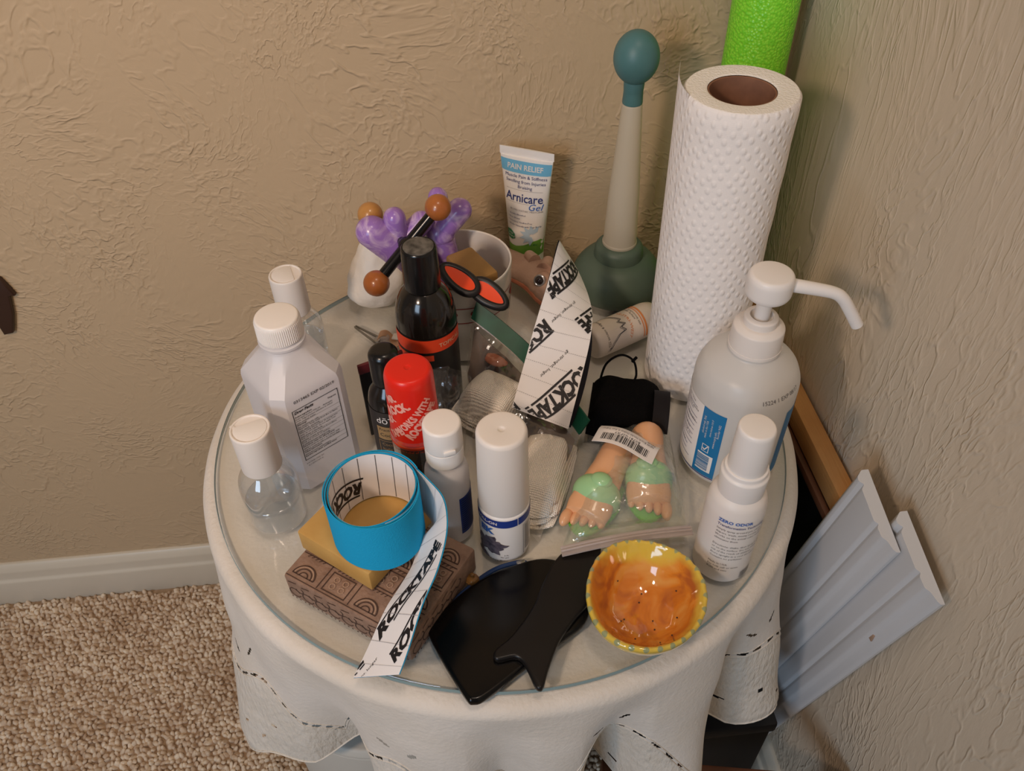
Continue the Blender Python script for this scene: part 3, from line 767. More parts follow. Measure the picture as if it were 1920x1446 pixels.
def alcohol():
    o = thing('rubbing_alcohol_bottle', 'large milky square bottle with ribbed white cap and black-framed facts panel', 'bottle', (-.166, -.020, 0), R_(35))
    w, ch = .032, .0085
    def sec(w_, c_, z): return [(-w_+c_, -w_, z), (w_-c_, -w_, z), (w_, -w_+c_, z), (w_, w_-c_, z), (w_-c_, w_, z), (-w_+c_, w_, z), (-w_, w_-c_, z), (-w_, -w_+c_, z)]
    def circ(r, z): return [(r*math.cos(a), r*math.sin(a), z) for a in [R_(-112.5+45*k) for k in range(8)]]
    rings = [sec(w-.004, ch, 0), sec(w-.001, ch, .0012), sec(w, ch, .004), sec(w, ch, .06), sec(w, ch, .104), sec(w-.0008, ch, .109)]
    for t in (.12, .45, .8, 1.0):
        a = sec(w-.0008, ch, 0); b = circ(.0172, 0); z = .109+(.1345-.109)*t
        rings.append([(p[0]*(1-t)+q[0]*t, p[1]*(1-t)+q[1]*t, z) for p, q in zip(a, b)])
    def dens(rg):                                                 # 8 corners -> 32 points
        out = []
        for i in range(8):
            p, q = Vector(rg[i]), Vector(rg[(i+1) % 8])
            for k in range(4): out.append(p.lerp(q, k/4))
        return out
    R = [dens(r) for r in rings]; last = R[-1]
    R[-1] = [Vector((v.x, v.y, 0)).normalized()*.0172+Vector((0, 0, v.z)) for v in last]
    for r_, z in ((.0165, .1365), (.0182, .1385), (.0182, .1405), (.0160, .142), (.0150, .150)):
        R.append([Vector((v.x, v.y, 0)).normalized()*r_+Vector((0, 0, z)) for v in last])
    V = [tuple(v) for r in R for v in r]; Fc = []
    for k in range(len(R)-1):
        for j in range(32):
            a, b = k*32+j, k*32+(j+1) % 32; Fc.append((a, b, b+32, a+32))
    Fc += [tuple(range(31, -1, -1)), tuple((len(R)-1)*32+j for j in range(32))]
    make('bottle_body', V, Fc, 'plastic_milky', o, ang=28)
    make('cap', *lathe(rnd([(0, .1425), (.0172, .1425), (.0178, .144), (.0174, .158), (.0160, .161), (0, .1612)], .0012), 140, cap0=False, cap1=False, rib=(6, 12, .0004)), 'plastic_white', o, weld=True)
    f = flatmap((0, -w, 0), (1, 0, 0), (0, 0, 1), .0004); f2 = flatmap((0, -w, 0), (1, 0, 0), (0, 0, 1), .0006)
    x0, x1, y0, y1 = -.0205, .0205, .038, .0955
    printed('facts_frame', frame2d(x0, y0, x1, y1, .0006), f, 'ink_black', o, .05)
    L = ['Active ingredient', 'Isopropyl alcohol 70% v/v    Antiseptic', 'Uses  helps prevent infection in minor', 'cuts, scrapes, burns', 'Warnings', 'For external use only', 'Flammable. Keep away from fire or flame,', 'heat, spark, electrical', 'When using this product do not get into', 'eyes, do not inhale, do not apply over', 'large areas of the body', 'Stop use and ask a doctor if condition', 'persists or gets worse', 'Keep out of reach of children.', 'If swallowed get medical help', 'Directions clean the affected area', 'apply a small amount 1 to 3 times daily', 'may be covered with a sterile bandage', 'Other information', 'store at room temperature', 'Inactive ingredient  purified water']
    ys = [y1-.0075-.00228*k for k in range(len(L))]
    gs = [txt('Drug Facts', x0+.0015, y1-.0032, .0038, align='LEFT', bold=.04, shear=.25)]
    for k, (s, y) in enumerate(zip(L, ys)):
        gs.append(txt(s, x0+.0012, y, .00215, align='LEFT', res=1, bold=.03 if k in (0, 4, 15, 18, 20) else .012))
        if k in (3, 5, 7, 10, 12, 14, 17, 19): gs.append(rect2d(x0+.0008, y-.0011, x1-.0008, y-.0009))
    gs.append(txt('Purpose', x1-.006, y1-.0055, .0022, bold=.03, res=1))
    printed('facts_text', join2(*gs), f, 'ink_black', o, .05)
    gs = [txt('0313465 EXP 02/2019', .001, .1030, .0040, bold=.015)]
    printed('stamped_date', join2(*gs), f, 'ink_grey', o, .05)
    printed('lot_print', join2(txt('DISTRIBUTED BY', -.012, .034, .0022, res=1), txt('ROSEMONT IL', -.012, .031, .0022, res=1)), f, 'ink_grey', o, .05)
alcohol()

def fliptop():
    o = thing('flip_top_bottle', 'small clear bottle with white flip top half full of liquid beside the blue tape', 'bottle', (-.191, -.081, 0), R_(20), 'clear bottles with white disc caps')
    make('bottle_body', *lathe(rnd([(0, .001), (.0205, 0), (.0232, .003), (.0232, .044), (.0215, .053), (.0165, .060), (.0140, .063), (.0140, .068)], .004), 56, cap0=False, cap1=False), 'plastic_clear', o, weld=True)
    make('liquid', *lathe(rnd([(0, .0022), (.0200, .0018), (.0222, .0042), (.0222, .0285), (0, .0285)], .003), 56, cap0=False, cap1=False), 'liquid_clear', o, weld=True)
    make('cap', *lathe(rnd([(.0, .0645), (.0155, .0645), (.0152, .1045), (.0146, .106), (.0132, .1058), (.0130, .1049), (0, .1049)], .0008), 56, cap0=False, cap1=False), 'plastic_white_warm', o, weld=True)
    disc = [(.0124*math.cos(R_(a)), .0124*math.sin(R_(a))) for a in range(150, 391, 8)]
    make('flip_disc', *slab(disc, .1045, .1056, .0004, 2), 'plastic_white', o)
    make('thumb_notch', *xf(box(0, 0, 0, .009, .0028, .0011, .0004), T(-.010, .0055, .1049) @ RZ(R_(120))), 'plastic_white_warm', o)
    return o
ft = fliptop()
copy_thing(ft, (-.182, .108, 0), R_(-75), 'clear bottle with white disc cap behind the large milky bottle near the wall')

def topical():
    o = thing('gel_bottle', 'black bottle with orange label band and dusty black cap in front of the cup', 'bottle', (-.0575, .0435, 0))
    r = .0265
    make('bottle_body', *lathe(rnd([(0, 0), (.024, 0), (r, .003), (r, .094), (.0262, .104), (.0243, .115), (.0200, .1245), (.0150, .1300), (.0128, .1310), (.0128, .134), (0, .134)], .004), 64, cap0=False, cap1=False), 'bottle_dark', o, weld=True)
    make('cap', *lathe(rnd([(0, .131), (.0156, .131), (.0153, .150), (.0146, .1685), (.0136, .170), (.0128, .1692), (0, .1692)], .0008), 56, cap0=False, cap1=False), 'plastic_black', o, weld=True)
    make('cap_top', *lathe(rnd([(0, .169), (.0127, .169), (.0127, .1699), (0, .1700)], .0003), 48, cap0=False, cap1=False), 'plastic_black_dusty', o, weld=True)
    c = cylmap(r, 0, .0003); c2 = cylmap(r, 0, .0006); c3 = cylmap(r, 0, .0008); d = lambda g: R_(g)*r
    printed('label', rect2d(d(-88), .020, d(80), .0925), c, 'label_black', o)
    printed('orange_band', join2(rect2d(d(-86), .0775, d(80), .0915)), c2, 'label_orange', o)
    printed('orange_stripe', join2(rect2d(d(-86), .068, d(8), .0745)), c2, 'label_orange', o)
    printed('band_lettering', txt('TOPICAL', d(45), .0840, .0058, bold=.01), c3, 'ink_tan', o)
    printed('label_text', join2(*[txt(s, d(-66), .064-.0034*k, .0030, align='LEFT', res=1) for k, s in enumerate(['Apply a thin', 'layer to area', 'and rub in', 'gently', 'as needed'])]), c2, 'ink_grey', o)
topical()

def doterra():
    o = thing('oil_bottle', 'slim dark bottle with glossy black cap beside the red capped bottle', 'bottle', (-.092, -.0215, 0))
    r = .0185
    make('bottle_body', *lathe(rnd([(0, 0), (.017, 0), (r, .002), (r, .068), (.0165, .078), (.0110, .086), (.0095, .090), (0, .090)], .004), 56, cap0=False, cap1=False), 'bottle_dark', o, weld=True)
    make('cap', *lathe(rnd([(0, .086), (.0124, .086), (.0124, .104), (.0122, .117), (.0085, .1210), (0, .1215)], .004), 48, cap0=False, cap1=False), 'plastic_black', o, weld=True)
    c = cylmap(r, 0, .0003); c2 = cylmap(r, 0, .0006); c3 = cylmap(r, 0, .0008)
    printed('label', rect2d(-.030, .006, .030, .066), c, 'label_charcoal', o)
    printed('brand_lettering', txt('d\u014dTERRA', -.0135, .0565, .0095, align='LEFT'), c2, 'ink_white', o)
    printed('tan_panel', rect2d(-.0140, .034, .014, .0495), c2, 'label_tan', o)
    printed('panel_outline', frame2d(-.0145, .017, .0145, .032, .0005), c2, 'label_tan', o)
    printed('panel_lettering', join2(txt('Fractionated', -.0120, .0460, .0042, align='LEFT'), txt('Coconut Oil', -.0120, .0395, .0056, align='LEFT')), c3, 'label_charcoal', o)
    printed('lower_lettering', join2(txt('Coconut', -.0115, .0275, .0045, align='LEFT'), txt('huile', -.0115, .0215, .0045, align='LEFT')), c2, 'label_tan', o)
    printed('footer_lettering', txt('the', -.0095, .0115, .0045, align='LEFT', bold=.02), c2, 'ink_white', o)
doterra()

def redcap():
    o = thing('red_capped_bottle', 'dark roll-on bottle in a clear sleeve with bright red lettered cap', 'bottle', (-.0705, -.071, 0))
    r = .0192
    make('bottle_body', *lathe(rnd([(0, 0), (.0165, 0), (.0178, .002), (.0178, .072), (0, .072)], .002), 56, cap0=False, cap1=False), 'bottle_dark', o, weld=True)
    make('clear_sleeve', *lathe([(.0190, .001), (.0198, .074), (.0203, .082), (.0199, .0835)], 56, cap0=False, cap1=False), 'plastic_clear', o)
    make('cap', *lathe(rnd([(0, .074), (.0197, .074), (.0197, .080), (.0193, .081), (.0182, .139), (.0165, .1445), (.0028, .1448), (.0016, .1442), (0, .1442)], .0035, 4), 64, cap0=False, cap1=False), 'cap_red', o, weld=True)
    make('cap_rim', *lathe(rnd([(.0198, .0745), (.0203, .0755), (.0203, .0775), (.0198, .0785)], .0004), 64, cap0=False, cap1=False), 'label_orange', o)
    pr = interp([(.0197, .074), (.0197, .080), (.0193, .081), (.0182, .139)])
    c = cylmap(r, 0, .0004, pr)
    g = join2(txt('MR.', -.0165, .1255, .0085, R_(33), bold=.05, sx=.8), txt('ROCK.', -.0118, .1170, .0105, R_(33), bold=.06, sx=.75))
    g2 = join2(txt('WORKS WITH', .0005, .1090, .0088, R_(50), bold=.05, sx=.75), txt('ROCKTAPE', .0072, .1030, .0098, R_(50), bold=.06, sx=.75),
               txt('MIX', -.0200, .1020, .0080, R_(40), bold=.05, sx=.8), txt('TAPE.', -.0150, .0905, .0085, R_(40), bold=.06, sx=.75), txt('CREAM', .0265, .098, .0080, R_(55), bold=.05, sx=.75))
    printed('cap_lettering', join2(g, g2), c, 'ink_pink', o, .002)
    printed('rim_lettering', txt('Temporary relief of minor aches & pains', .002, .0735, .0032, bold=.02, res=1), cylmap(.0199, 0, .0006), 'label_orange', o)
    pts = []
    for k in range(14): pts.append((.004+.0075*math.cos(2*PI*k/14), .052+.006*math.sin(2*PI*k/14)))
    ring = join2(*[line2d(pts[k], pts[(k+1) % 14], .0011) for k in range(14)], *[line2d((p[0]+.010, p[1]-.001), (pts[(k+1) % 14][0]+.010, pts[(k+1) % 14][1]-.001), .0011) for k, p in enumerate(pts)])
    printed('skull_emblem', ring, cylmap(.0178, 0, .0005), 'label_charcoal', o)
redcap()

def smallflip():
    o = thing('lotion_bottle', 'small milky bottle with white snap lid between the red capped and roll-on bottles', 'bottle', (-.049, -.111, 0))
    r = .0168
    make('bottle_body', *lathe(rnd([(0, 0), (.0155, 0), (r, .002), (r, .074), (.0160, .080), (.0120, .087), (.0105, .090), (0, .090)], .004), 56, cap0=False, cap1=False), 'plastic_milky', o, weld=True)
    make('cap_base', *lathe(rnd([(0, .0885), (.0136, .0885), (.0142, .090), (.0142, .1035), (0, .1035)], .0008), 48, cap0=False, cap1=False), 'plastic_white', o, weld=True)
    make('snap_lid', *lathe(rnd([(0, .1040), (.0144, .1040), (.0140, .1255), (.0128, .127), (0, .127)], .0012), 48, cap0=False, cap1=False), 'plastic_white', o, weld=True)
    make('lid_tab', *xf(box(0, 0, 0, .009, .002, .0045, .0008), T(.004, -.0143, .1085) @ RZ(R_(14))), 'plastic_white', o)
    c = cylmap(r, 0, .0004)
    printed('label', rect2d(R_(26)*r, .012, R_(110)*r, .056), c, 'label_navy', o)
    c2 = cylmap(r, 0, .0006)
    printed('label_print', join2(*[rect2d(R_(30)*r, .016+.0026*k, R_(30+random.uniform(30, 70))*r, .0168+.0026*k) for k in range(15)]), c2, 'ink_black', o)
smallflip()

# ------------------------------------------------------------------ boxes and the blue tape
E1, E2 = Vector((.092, -.066)).normalized(), Vector((.052, .072)).normalized()
def cbox():
    ang = math.atan2(E1.y, E1.x); L, D, H = .113, .089, .028
    o = thing('carved_box', 'brown embossed box under the smaller tan box', 'box', (-.176, -.1585, 0), ang)
    make('body', *box(L/2, D/2, H/2, L, D, H, .0025, 2), 'carved_brown', o)
    # raised and sunken motifs: arches, panels, bars (relief on top and front)
    gr, rg_ = [], []
    def ringarc(cx, cy, r, a0, a1, w, n=12):
        pts = [(cx+r*math.cos(R_(a0+(a1-a0)*k/n)), cy+r*math.sin(R_(a0+(a1-a0)*k/n))) for k in range(n+1)]
        return join2(*[line2d(pts[k], pts[k+1], w) for k in range(n)])
    cw = .0283
    for iy, y in enumerate((.002, .0235, .045, .0665)):
        for ix in range(4):
            x = .0005+ix*cw
            kind = (ix+iy) % 2
            cx, cy = x+cw/2, y+.0105
            if kind == 0:
                for r_ in (.0095, .0065, .0035): gr.append(ringarc(cx, y+.0035, r_, 0, 180, .0009))
                gr.append(line2d((cx-.0095, y+.0035), (cx+.0095, y+.0035), .0008))
                rg_.append(ringarc(cx, y+.0035, .0080, 5, 175, .0011))
            else:
                gr.append(frame2d(cx-.0105, y+.002, cx+.0105, y+.0185, .0009))
                for k in range(2):
                    for q in range(2): rg_.append(ringarc(cx-.004+.008*k, cy-.003+.006*q, .0022, 0, 360, .0010, 8))
            for k in range(5): gr.append(line2d((cx-.008+.0035*k, y+.0195), (cx-.0062+.0035*k, y+.0213), .0007))
        gr.append(line2d((.002, y), (L-.002, y), .0007))
    for ix in range(5): gr.append(line2d((.0005+ix*cw+.0004, .003), (.0005+ix*cw+.0004, D-.003), .0008))
    top = flatmap((0, 0, H), (1, 0, 0), (0, 1, 0), .0004)
    lim = lambda g: clip2(g, .0015, .0015, L-.0015, D-.0015)
    a = printed('carved_grooves', lim(join2(*gr)), top, 'carved_groove', o, .05)
    b = printed('carved_ridges', lim(join2(*rg_)), flatmap((0, 0, H), (1, 0, 0), (0, 1, 0), .0007), 'carved_ridge', o, .05)
    fr = []
    for k in range(9):
        cx = .008+k*.0123
        fr.append(ringarc(cx, .010, .0052, 20, 340, .0008)); fr.append(ringarc(cx+.0055, .0165, .0035, 180, 420, .0008)); fr.append(line2d((cx-.004, .0225), (cx+.004, .0245), .0008))
        for q in range(3): fr.append(rect2d(cx-.005+.0038*q, .0015, cx-.0035+.0038*q, .003))
    printed('front_carving', clip2(join2(*fr), .0015, .001, L-.0015, H-.0015), flatmap((0, 0, 0), (1, 0, 0), (0, 0, 1), .0004), 'carved_groove', o, .05)
    fr2 = [q for q in fr[:28]]
    printed('side_carving', clip2(join2(*fr2), .0015, .001, D-.0015, H-.0015), flatmap((L, 0, 0), (0, 1, 0), (0, 0, 1), .0004), 'carved_groove', o, .05)
cbox()
def tanbox():
    d1 = Vector((.0535, -.0435)); ang = math.atan2(d1.y, d1.x); L, D, H = .069, .072, .0235
    o = thing('jewelry_box', 'plain tan cardboard box lying on the carved box under the blue tape', 'box', (-.1625, -.1385, .0286), ang)
    make('tray', *box(L/2, D/2, .004, L-.003, D-.003, .008, .001), 'cardboard_tan', o)
    make('lid', *box(L/2, D/2, .001+H/2, L, D, H-.002, .0015), 'cardboard_tan', o)
tanbox()

ROCK = 'ROCKTAPE'
def ribbon(rowsA, rowsB, n=8):
    A, B = catmull(rowsA, n), catmull(rowsB, n)
    def fn(u, v):
        x = u*(len(A)-1); i = min(int(x), len(A)-2); t = x-i
        return A[i].lerp(A[i+1], t)*(1-v)+B[i].lerp(B[i+1], t)*v
    L = sum((A[i+1].lerp(B[i+1], .5)-A[i].lerp(B[i], .5)).length for i in range(len(A)-1))
    return fn, L
def ribmap(fn, L, W, e):
    def f(x, y):                                              # x along the ribbon, y across
        u, v = min(max(x/L, 0), 1), min(max(y/W, 0), 1)
        p = Vector(fn(u, v)); return tuple(p+normal_of(fn, u, v)*e)
    return f
def words(fn, L, W, e, parent, big, small, deg, step, dots=True):
    """dotted cross lines and slanted lettering on a paper backing; x runs along the strip, y across it"""
    ls = []; x = .005
    while x < L:
        for q in range(28):
            y = W*(q+.2)/28; ls.append(line2d((x-.06*y, y), (x-.06*(y+W*.02), y+W*.02), .00032))
        x += step
    f = ribmap(fn, L, W, e); ok = lambda g: clip2(g, .0001, .0001, L-.0001, W-.0001)
    printed('backing_lines', ok(join2(*ls)), f, 'ink_lightgrey', parent, .004)
    c, sn = math.cos(R_(deg)), math.sin(R_(deg)); gs = []
    def put(g, X, Y): return [(X-tx*c-ty*sn, Y-tx*sn+ty*c) for tx, ty in g[0]], [q[::-1] for q in g[1]]
    for (t, X, Y, size, sx) in big:
        g = text2d(t, size, bold=.05, sx=sx); w = max(p[0] for p in g[0]); h0, h1 = size*.44, size*.55
        g = join2(g, rect2d(-w, h0, w*.78, h1), rect2d(w*.86, h0, w, h1), rect2d(-w*.6, -h1, w*.78, -h0), rect2d(w*.86, -h1, w, -h0))
        gs.append(put(refine(g, .003), X, Y))
    for X, Y in small: gs.append(put(text2d('go stronger, longer', .0036, res=1), X, Y))
    printed('backing_lettering', ok(join2(*gs)), f, 'ink_black', parent, .003)

def bluetape():
    cx, cy, z0 = -.1005, -.1455, .0525
    o = thing('kinesiology_tape', 'roll of blue kinesiology tape with white printed backing on the tan box', 'tape', (0, 0, 0))
    TA = [(-.0689, -.1317, .102), (-.0628, -.1393, .101), (-.0525, -.1543, .098), (-.0502, -.1679, .092), (-.0525, -.1815, .084), (-.0599, -.1992, .074), (-.071, -.2175, .064), (-.0823, -.2392, .047), (-.0896, -.2505, .036)]
    TB = [(-.0689, -.1317, .0535), (-.0640, -.1393, .0525), (-.0605, -.1500, .0520), (-.0716, -.1556, .0512), (-.0781, -.1726, .0455), (-.0878, -.1868, .041), (-.0991, -.2018, .0360), (-.1136, -.2208, .0185), (-.1242, -.2358, .0090)]
    a1 = math.atan2(-.1317-cy, -.0689-cx)
    # spiral that ends where the loose tail leaves it
    turns = 3.0
    def spir(u):
        a = a1+2*PI*turns*(1-u); lay = (u*turns)
        r = .0302+.0013*lay+.0006*math.sin(3*a+lay*2)+.0004*math.sin(2*a-lay)
        r = r+(.0341-(.0302+.0013*turns))*max(0, (u-.85)/.15)
        return cx+r*math.cos(a), cy+r*math.sin(a)*1.02
    def roll(u, v):
        x, y = spir(u); zz = .0008*math.sin(u*turns*9)
        return (x, y, z0+.0008+(.0490+zz)*v)
    make('tape_roll', *shell(lambda u, v: roll(u, v), 220, 6, -.0007), 'tape_blue', o, ang=50)
    def inner(u, v):
        x, y = spir(u*1.0); d = Vector((x-cx, y-cy)).normalized()*.00035
        return (x-d.x, y-d.y, z0+.0009+.0486*v)
    make('roll_backing', *grid(inner, 220, 4), 'paper_white', o)
    # printing inside the innermost turn
    Li = 2*PI*.0302*turns; Wd = .0486
    def finner(x, y):
        u = min(max(x/Li, 0), 1); p = Vector(inner(u, y/Wd)); d = Vector((p.x-cx, p.y-cy, 0)).normalized()*.0003
        return tuple(p-d)
    one = Li/turns
    ls = [line2d((x*.0125+.004, .001), (x*.0125+.006, Wd-.001), .0005) for x in range(int(one/.0125))]
    printed('roll_lines', join2(*ls), finner, 'ink_grey', o, .004)
    g = text2d('ROCKTAPE', .016, bold=.05, sx=.72)
    w = max(p[0] for p in g[0])
    g = join2(g, rect2d(-w, .0078, w, .0096), rect2d(-w, -.0098, w*.5, -.0080))
    xs = one*.42
    printed('roll_lettering', mv(g, one*.60, .024, R_(164)), finner, 'ink_black', o, .003)
    fn, L = ribbon(TA, TB)
    make('loose_tail', *shell(lambda u, v: fn(u, v), 72, 10, .0006), 'tape_blue', o, ang=60)
    bk = lambda u, v: Vector(fn(u, v))-normal_of(fn, u, v)*.0004
    make('tail_backing', *grid(bk, 72, 10), 'paper_white', o, ang=60)
    W = .048
    words(lambda u, v: fn(u, v), L, W, -.0008, o, [(ROCK, L*.66, W*.52, .0128, .9), (ROCK, L*.925-.026, W*.36-.020, .0128, .9), (ROCK, L*.90+.026, W*.90+.020, .0128, .9)], [(L*.99, W*.80)], 32, .0118)
bluetape()

# ------------------------------------------------------------------ stones, band, bowl
def stones():
    P = [(-.0715, -.2065), (-.062, -.1905), (-.031, -.1665), (.004, -.1545), (.026, -.1545), (.040, -.166), (.0475, -.195), (.0425, -.211), (.024, -.2235), (-.004, -.240), (-.030, -.257), (-.042, -.2615), (-.050, -.254)]
    o = thing('gua_sha_slab', 'glossy black rounded stone slab overhanging the front glass edge', 'stone', (0, 0, 0))
    make('slab', *slab([(p.x, p.y) for p in catmull([(x, y, 0) for x, y in P], 5, True)], .0002, .0085, .003, 4), 'stone_black', o, ang=60)
    Q = [(.0645, -.1485), (.050, -.153), (.037, -.1525), (.0255, -.163), (.0150, -.180), (.005, -.199), (-.012, -.219), (-.0235, -.2275), (-.0265, -.2325), (-.0235, -.2365), (-.012, -.2355), (-.0065, -.2395), (-.0035, -.2475), (-.0005, -.2575), (.0022, -.2605), (.0055, -.2590), (.0105, -.247), (.021, -.227), (.035, -.211), (.046, -.200), (.052, -.186), (.060, -.170)]
    o = thing('fishtail_scraper', 'dark fishtail shaped scraping stone resting across the black slab', 'stone', (0, 0, .0087))
    make('scraper', *slab([(p.x, p.y) for p in catmull([(x, y, 0) for x, y in Q], 4, True)], 0, .0062, .0022, 4), 'stone_black_worn', o, ang=60)
stones()
def band():
    o = thing('elastic_loop', 'dark blue glossy loop half hidden under the black slab', 'loop', (0, 0, 0))
    P = [(-.066, -.2005), (-.0565, -.1850), (-.038, -.1680), (-.018, -.1555), (.0015, -.1515), (.0060, -.1550), (-.004, -.163), (-.030, -.180), (-.055, -.203)]
    pts = [(p.x, p.y, .0021) for p in catmull([(x, y, 0) for x, y in P], 6, True)]
    make('cord', *tube(pts, .0019, 10, closed=True), 'band_blue', o)
    make('clasp', *xf(box(0, 0, 0, .007, .0036, .0036, .0008), T(.002, -.1525, .0026) @ RZ(R_(10))), 'steel', o)
band()
o = thing('ear_plug', 'tiny amber bead with a stem beside the carved box', 'bead', (-.0365, -.164, 0))
make('bead', *lathe(rnd([(0, 0), (.005, .0005), (.0055, .004), (.004, .007), (.0016, .0085), (.0016, .012), (0, .0125)], .001), 24, cap0=False, cap1=False), 'amber_glass', o, weld=True)

def bowl():
    o = thing('pinch_bowl', 'small hand pinched bowl glazed orange and yellow with green rim dabs', 'bowl', (.0850, -.2085, 0))
    prof = [(0.0001, .0062), (.008, .0062), (.016, .0075), (.024, .0115), (.031, .019), (.036, .027), (.0395, .033), (.0415, .0362), (.0432, .0368), (.0446, .0352), (.0440, .0310), (.0415, .024), (.036, .014), (.029, .005), (.024, .0008), (.020, 0), (.0001, 0)]
    P = [(p.x, p.y) for p in catmull([(a, b, 0) for a, b in prof], 3)]
    seg = 96; V, uv, Fc = [], [], []
    # arc length for uv.v
    cum = [0]
    for k in range(1, len(P)): cum.append(cum[-1]+math.hypot(P[k][0]-P[k-1][0], P[k][1]-P[k-1][1]))
    for k, (r, z) in enumerate(P):
        v = cum[k]/cum[-1]
        for j in range(seg+1):
            a = 2*PI*(j % seg)/seg; amt = min(r/.044, 1)**2
            wob = 1+amt*(.035*math.sin(2*a+.6)+.018*math.sin(3*a+2)+.0045*math.sin(27*a))
            zz = z+amt*.0016*math.sin(3*a+1)+(.0005*math.sin(27*a) if r > .040 else 0)+.0006*mnoise.noise(Vector((r*math.cos(a)*160, r*math.sin(a)*160, z*90)))
            V.append((r*wob*.95*math.cos(a), r*wob*1.04*math.sin(a), max(zz, 0))); uv.append((j/seg, v))
    W = seg+1
    for k in range(len(P)-1):
        for j in range(seg): Fc.append((k*W+j, k*W+j+1, (k+1)*W+j+1, (k+1)*W+j))
    make('bowl', V, Fc, 'bowl_glaze', o, uv=uv, ang=80)
    for k in range(12):                                     # pin holes pricked into the glaze
        a, r = random.uniform(0, 2*PI), random.uniform(.006, .033)
        z = float(np.interp(r, [p[0] for p in prof[:8]], [p[1] for p in prof[:8]]))
        make('pit', *xf(ball(0, 0, 0, .0007, .0007, .0003, 8, 5), T(r*.95*math.cos(a), r*1.04*math.sin(a), z+.0005)), 'carved_groove', o)
bowl()

# ------------------------------------------------------------------ towel roll, plunger, gel tube
def towel():
    o = thing('paper_towel_roll', 'tall white quilted paper towel roll standing in the corner', 'paper towel', (.1885, .0455, 0))
    r, h = .0425, .284; seg = 96
    rings = [(r-.0015, 0), (r, .002)]+[(r+.0003*math.sin(k*1.7), .002+(h-.004)*k/24) for k in range(1, 24)]+[(r, h-.002), (r-.0015, h)]
    V, uv, Fc = [], [], []
    for k, (rr, z) in enumerate(rings):
        for j in range(seg+1):
            a = 2*PI*j/seg; V.append((rr*math.cos(a), rr*math.sin(a), z)); uv.append((a*r, z))
    W = seg+1
    for k in range(len(rings)-1):
        for j in range(seg): Fc.append((k*W+j, k*W+j+1, (k+1)*W+j+1, (k+1)*W+j))
    make('sheet_wrap', V, Fc, 'towel_paper', o, uv=uv, ang=60)
    make('roll_end', *lathe(rnd([(r-.0012, h-.0005), (r-.002, h+.0004), (.0265, h-.0004), (.0252, h-.0010)], .0008), 72, cap0=False, cap1=False), 'towel_end', o)
    make('roll_base', *lathe([(.0252, .0005), (r-.002, .0005)], 48, cap0=False, cap1=False), 'towel_end', o)
    make('cardboard_core', *lathe(rnd([(.0236, .001), (.0236, h-.0015), (.0250, h-.0012), (.0250, .001)], .0004), 72, cap0=False, cap1=False), 'towel_core', o)
    def flap(u, v):
        a = R_(138+52*u); lift = .0085*(1-u)**1.8*(.25+.75*v); rr = r+.0002+lift
        return (rr*math.cos(a), rr*math.sin(a), .003+(h-.001+.007*(1-u)**2)*v)
    V, Fc = grid(flap, 16, 30); uvf = [(R_(138+52*i/16)*r, j/30*h) for i in range(17) for j in range(31)]
    make('loose_sheet', V, Fc, 'towel_paper', o, uv=uvf, ang=60)
towel()
def plunger():
    o = thing('suction_massager', 'green rubber bulb with frosted tube and teal ball top standing by the wall', 'massager', (.143, .183, 0))
    make('rubber_bulb', *lathe(rnd([(0, .0), (.036, 0), (.047, .006), (.0485, .016), (.045, .030), (.036, .0415), (.0262, .046), (0, .046)], .006, 4), 64, cap0=False, cap1=False), 'rubber_green', o, weld=True)
    make('bulb_collar', *lathe(rnd([(0, .0440), (.0258, .0440), (.0246, .0565), (.0205, .0605), (0, .0605)], .0025), 56, cap0=False, cap1=False), 'rubber_green', o, weld=True)
    make('tube_shaft', *lathe(rnd([(0, .0595), (.0178, .0595), (.0178, .063), (.0170, .064), (.0150, .120), (.0112, .180), (.0092, .212), (0, .212)], .003), 48, cap0=False, cap1=False), 'tube_frosted', o, weld=True)
    make('ball_neck', *lathe(rnd([(0, .2105), (.0094, .2105), (.0088, .222), (.0095, .232), (0, .232)], .002), 40, cap0=False, cap1=False), 'rubber_teal', o, weld=True)
    make('ball_top', *ball(0, 0, .2525, .0202, .0202, .0232, 40, 24), 'rubber_teal', o)
plunger()
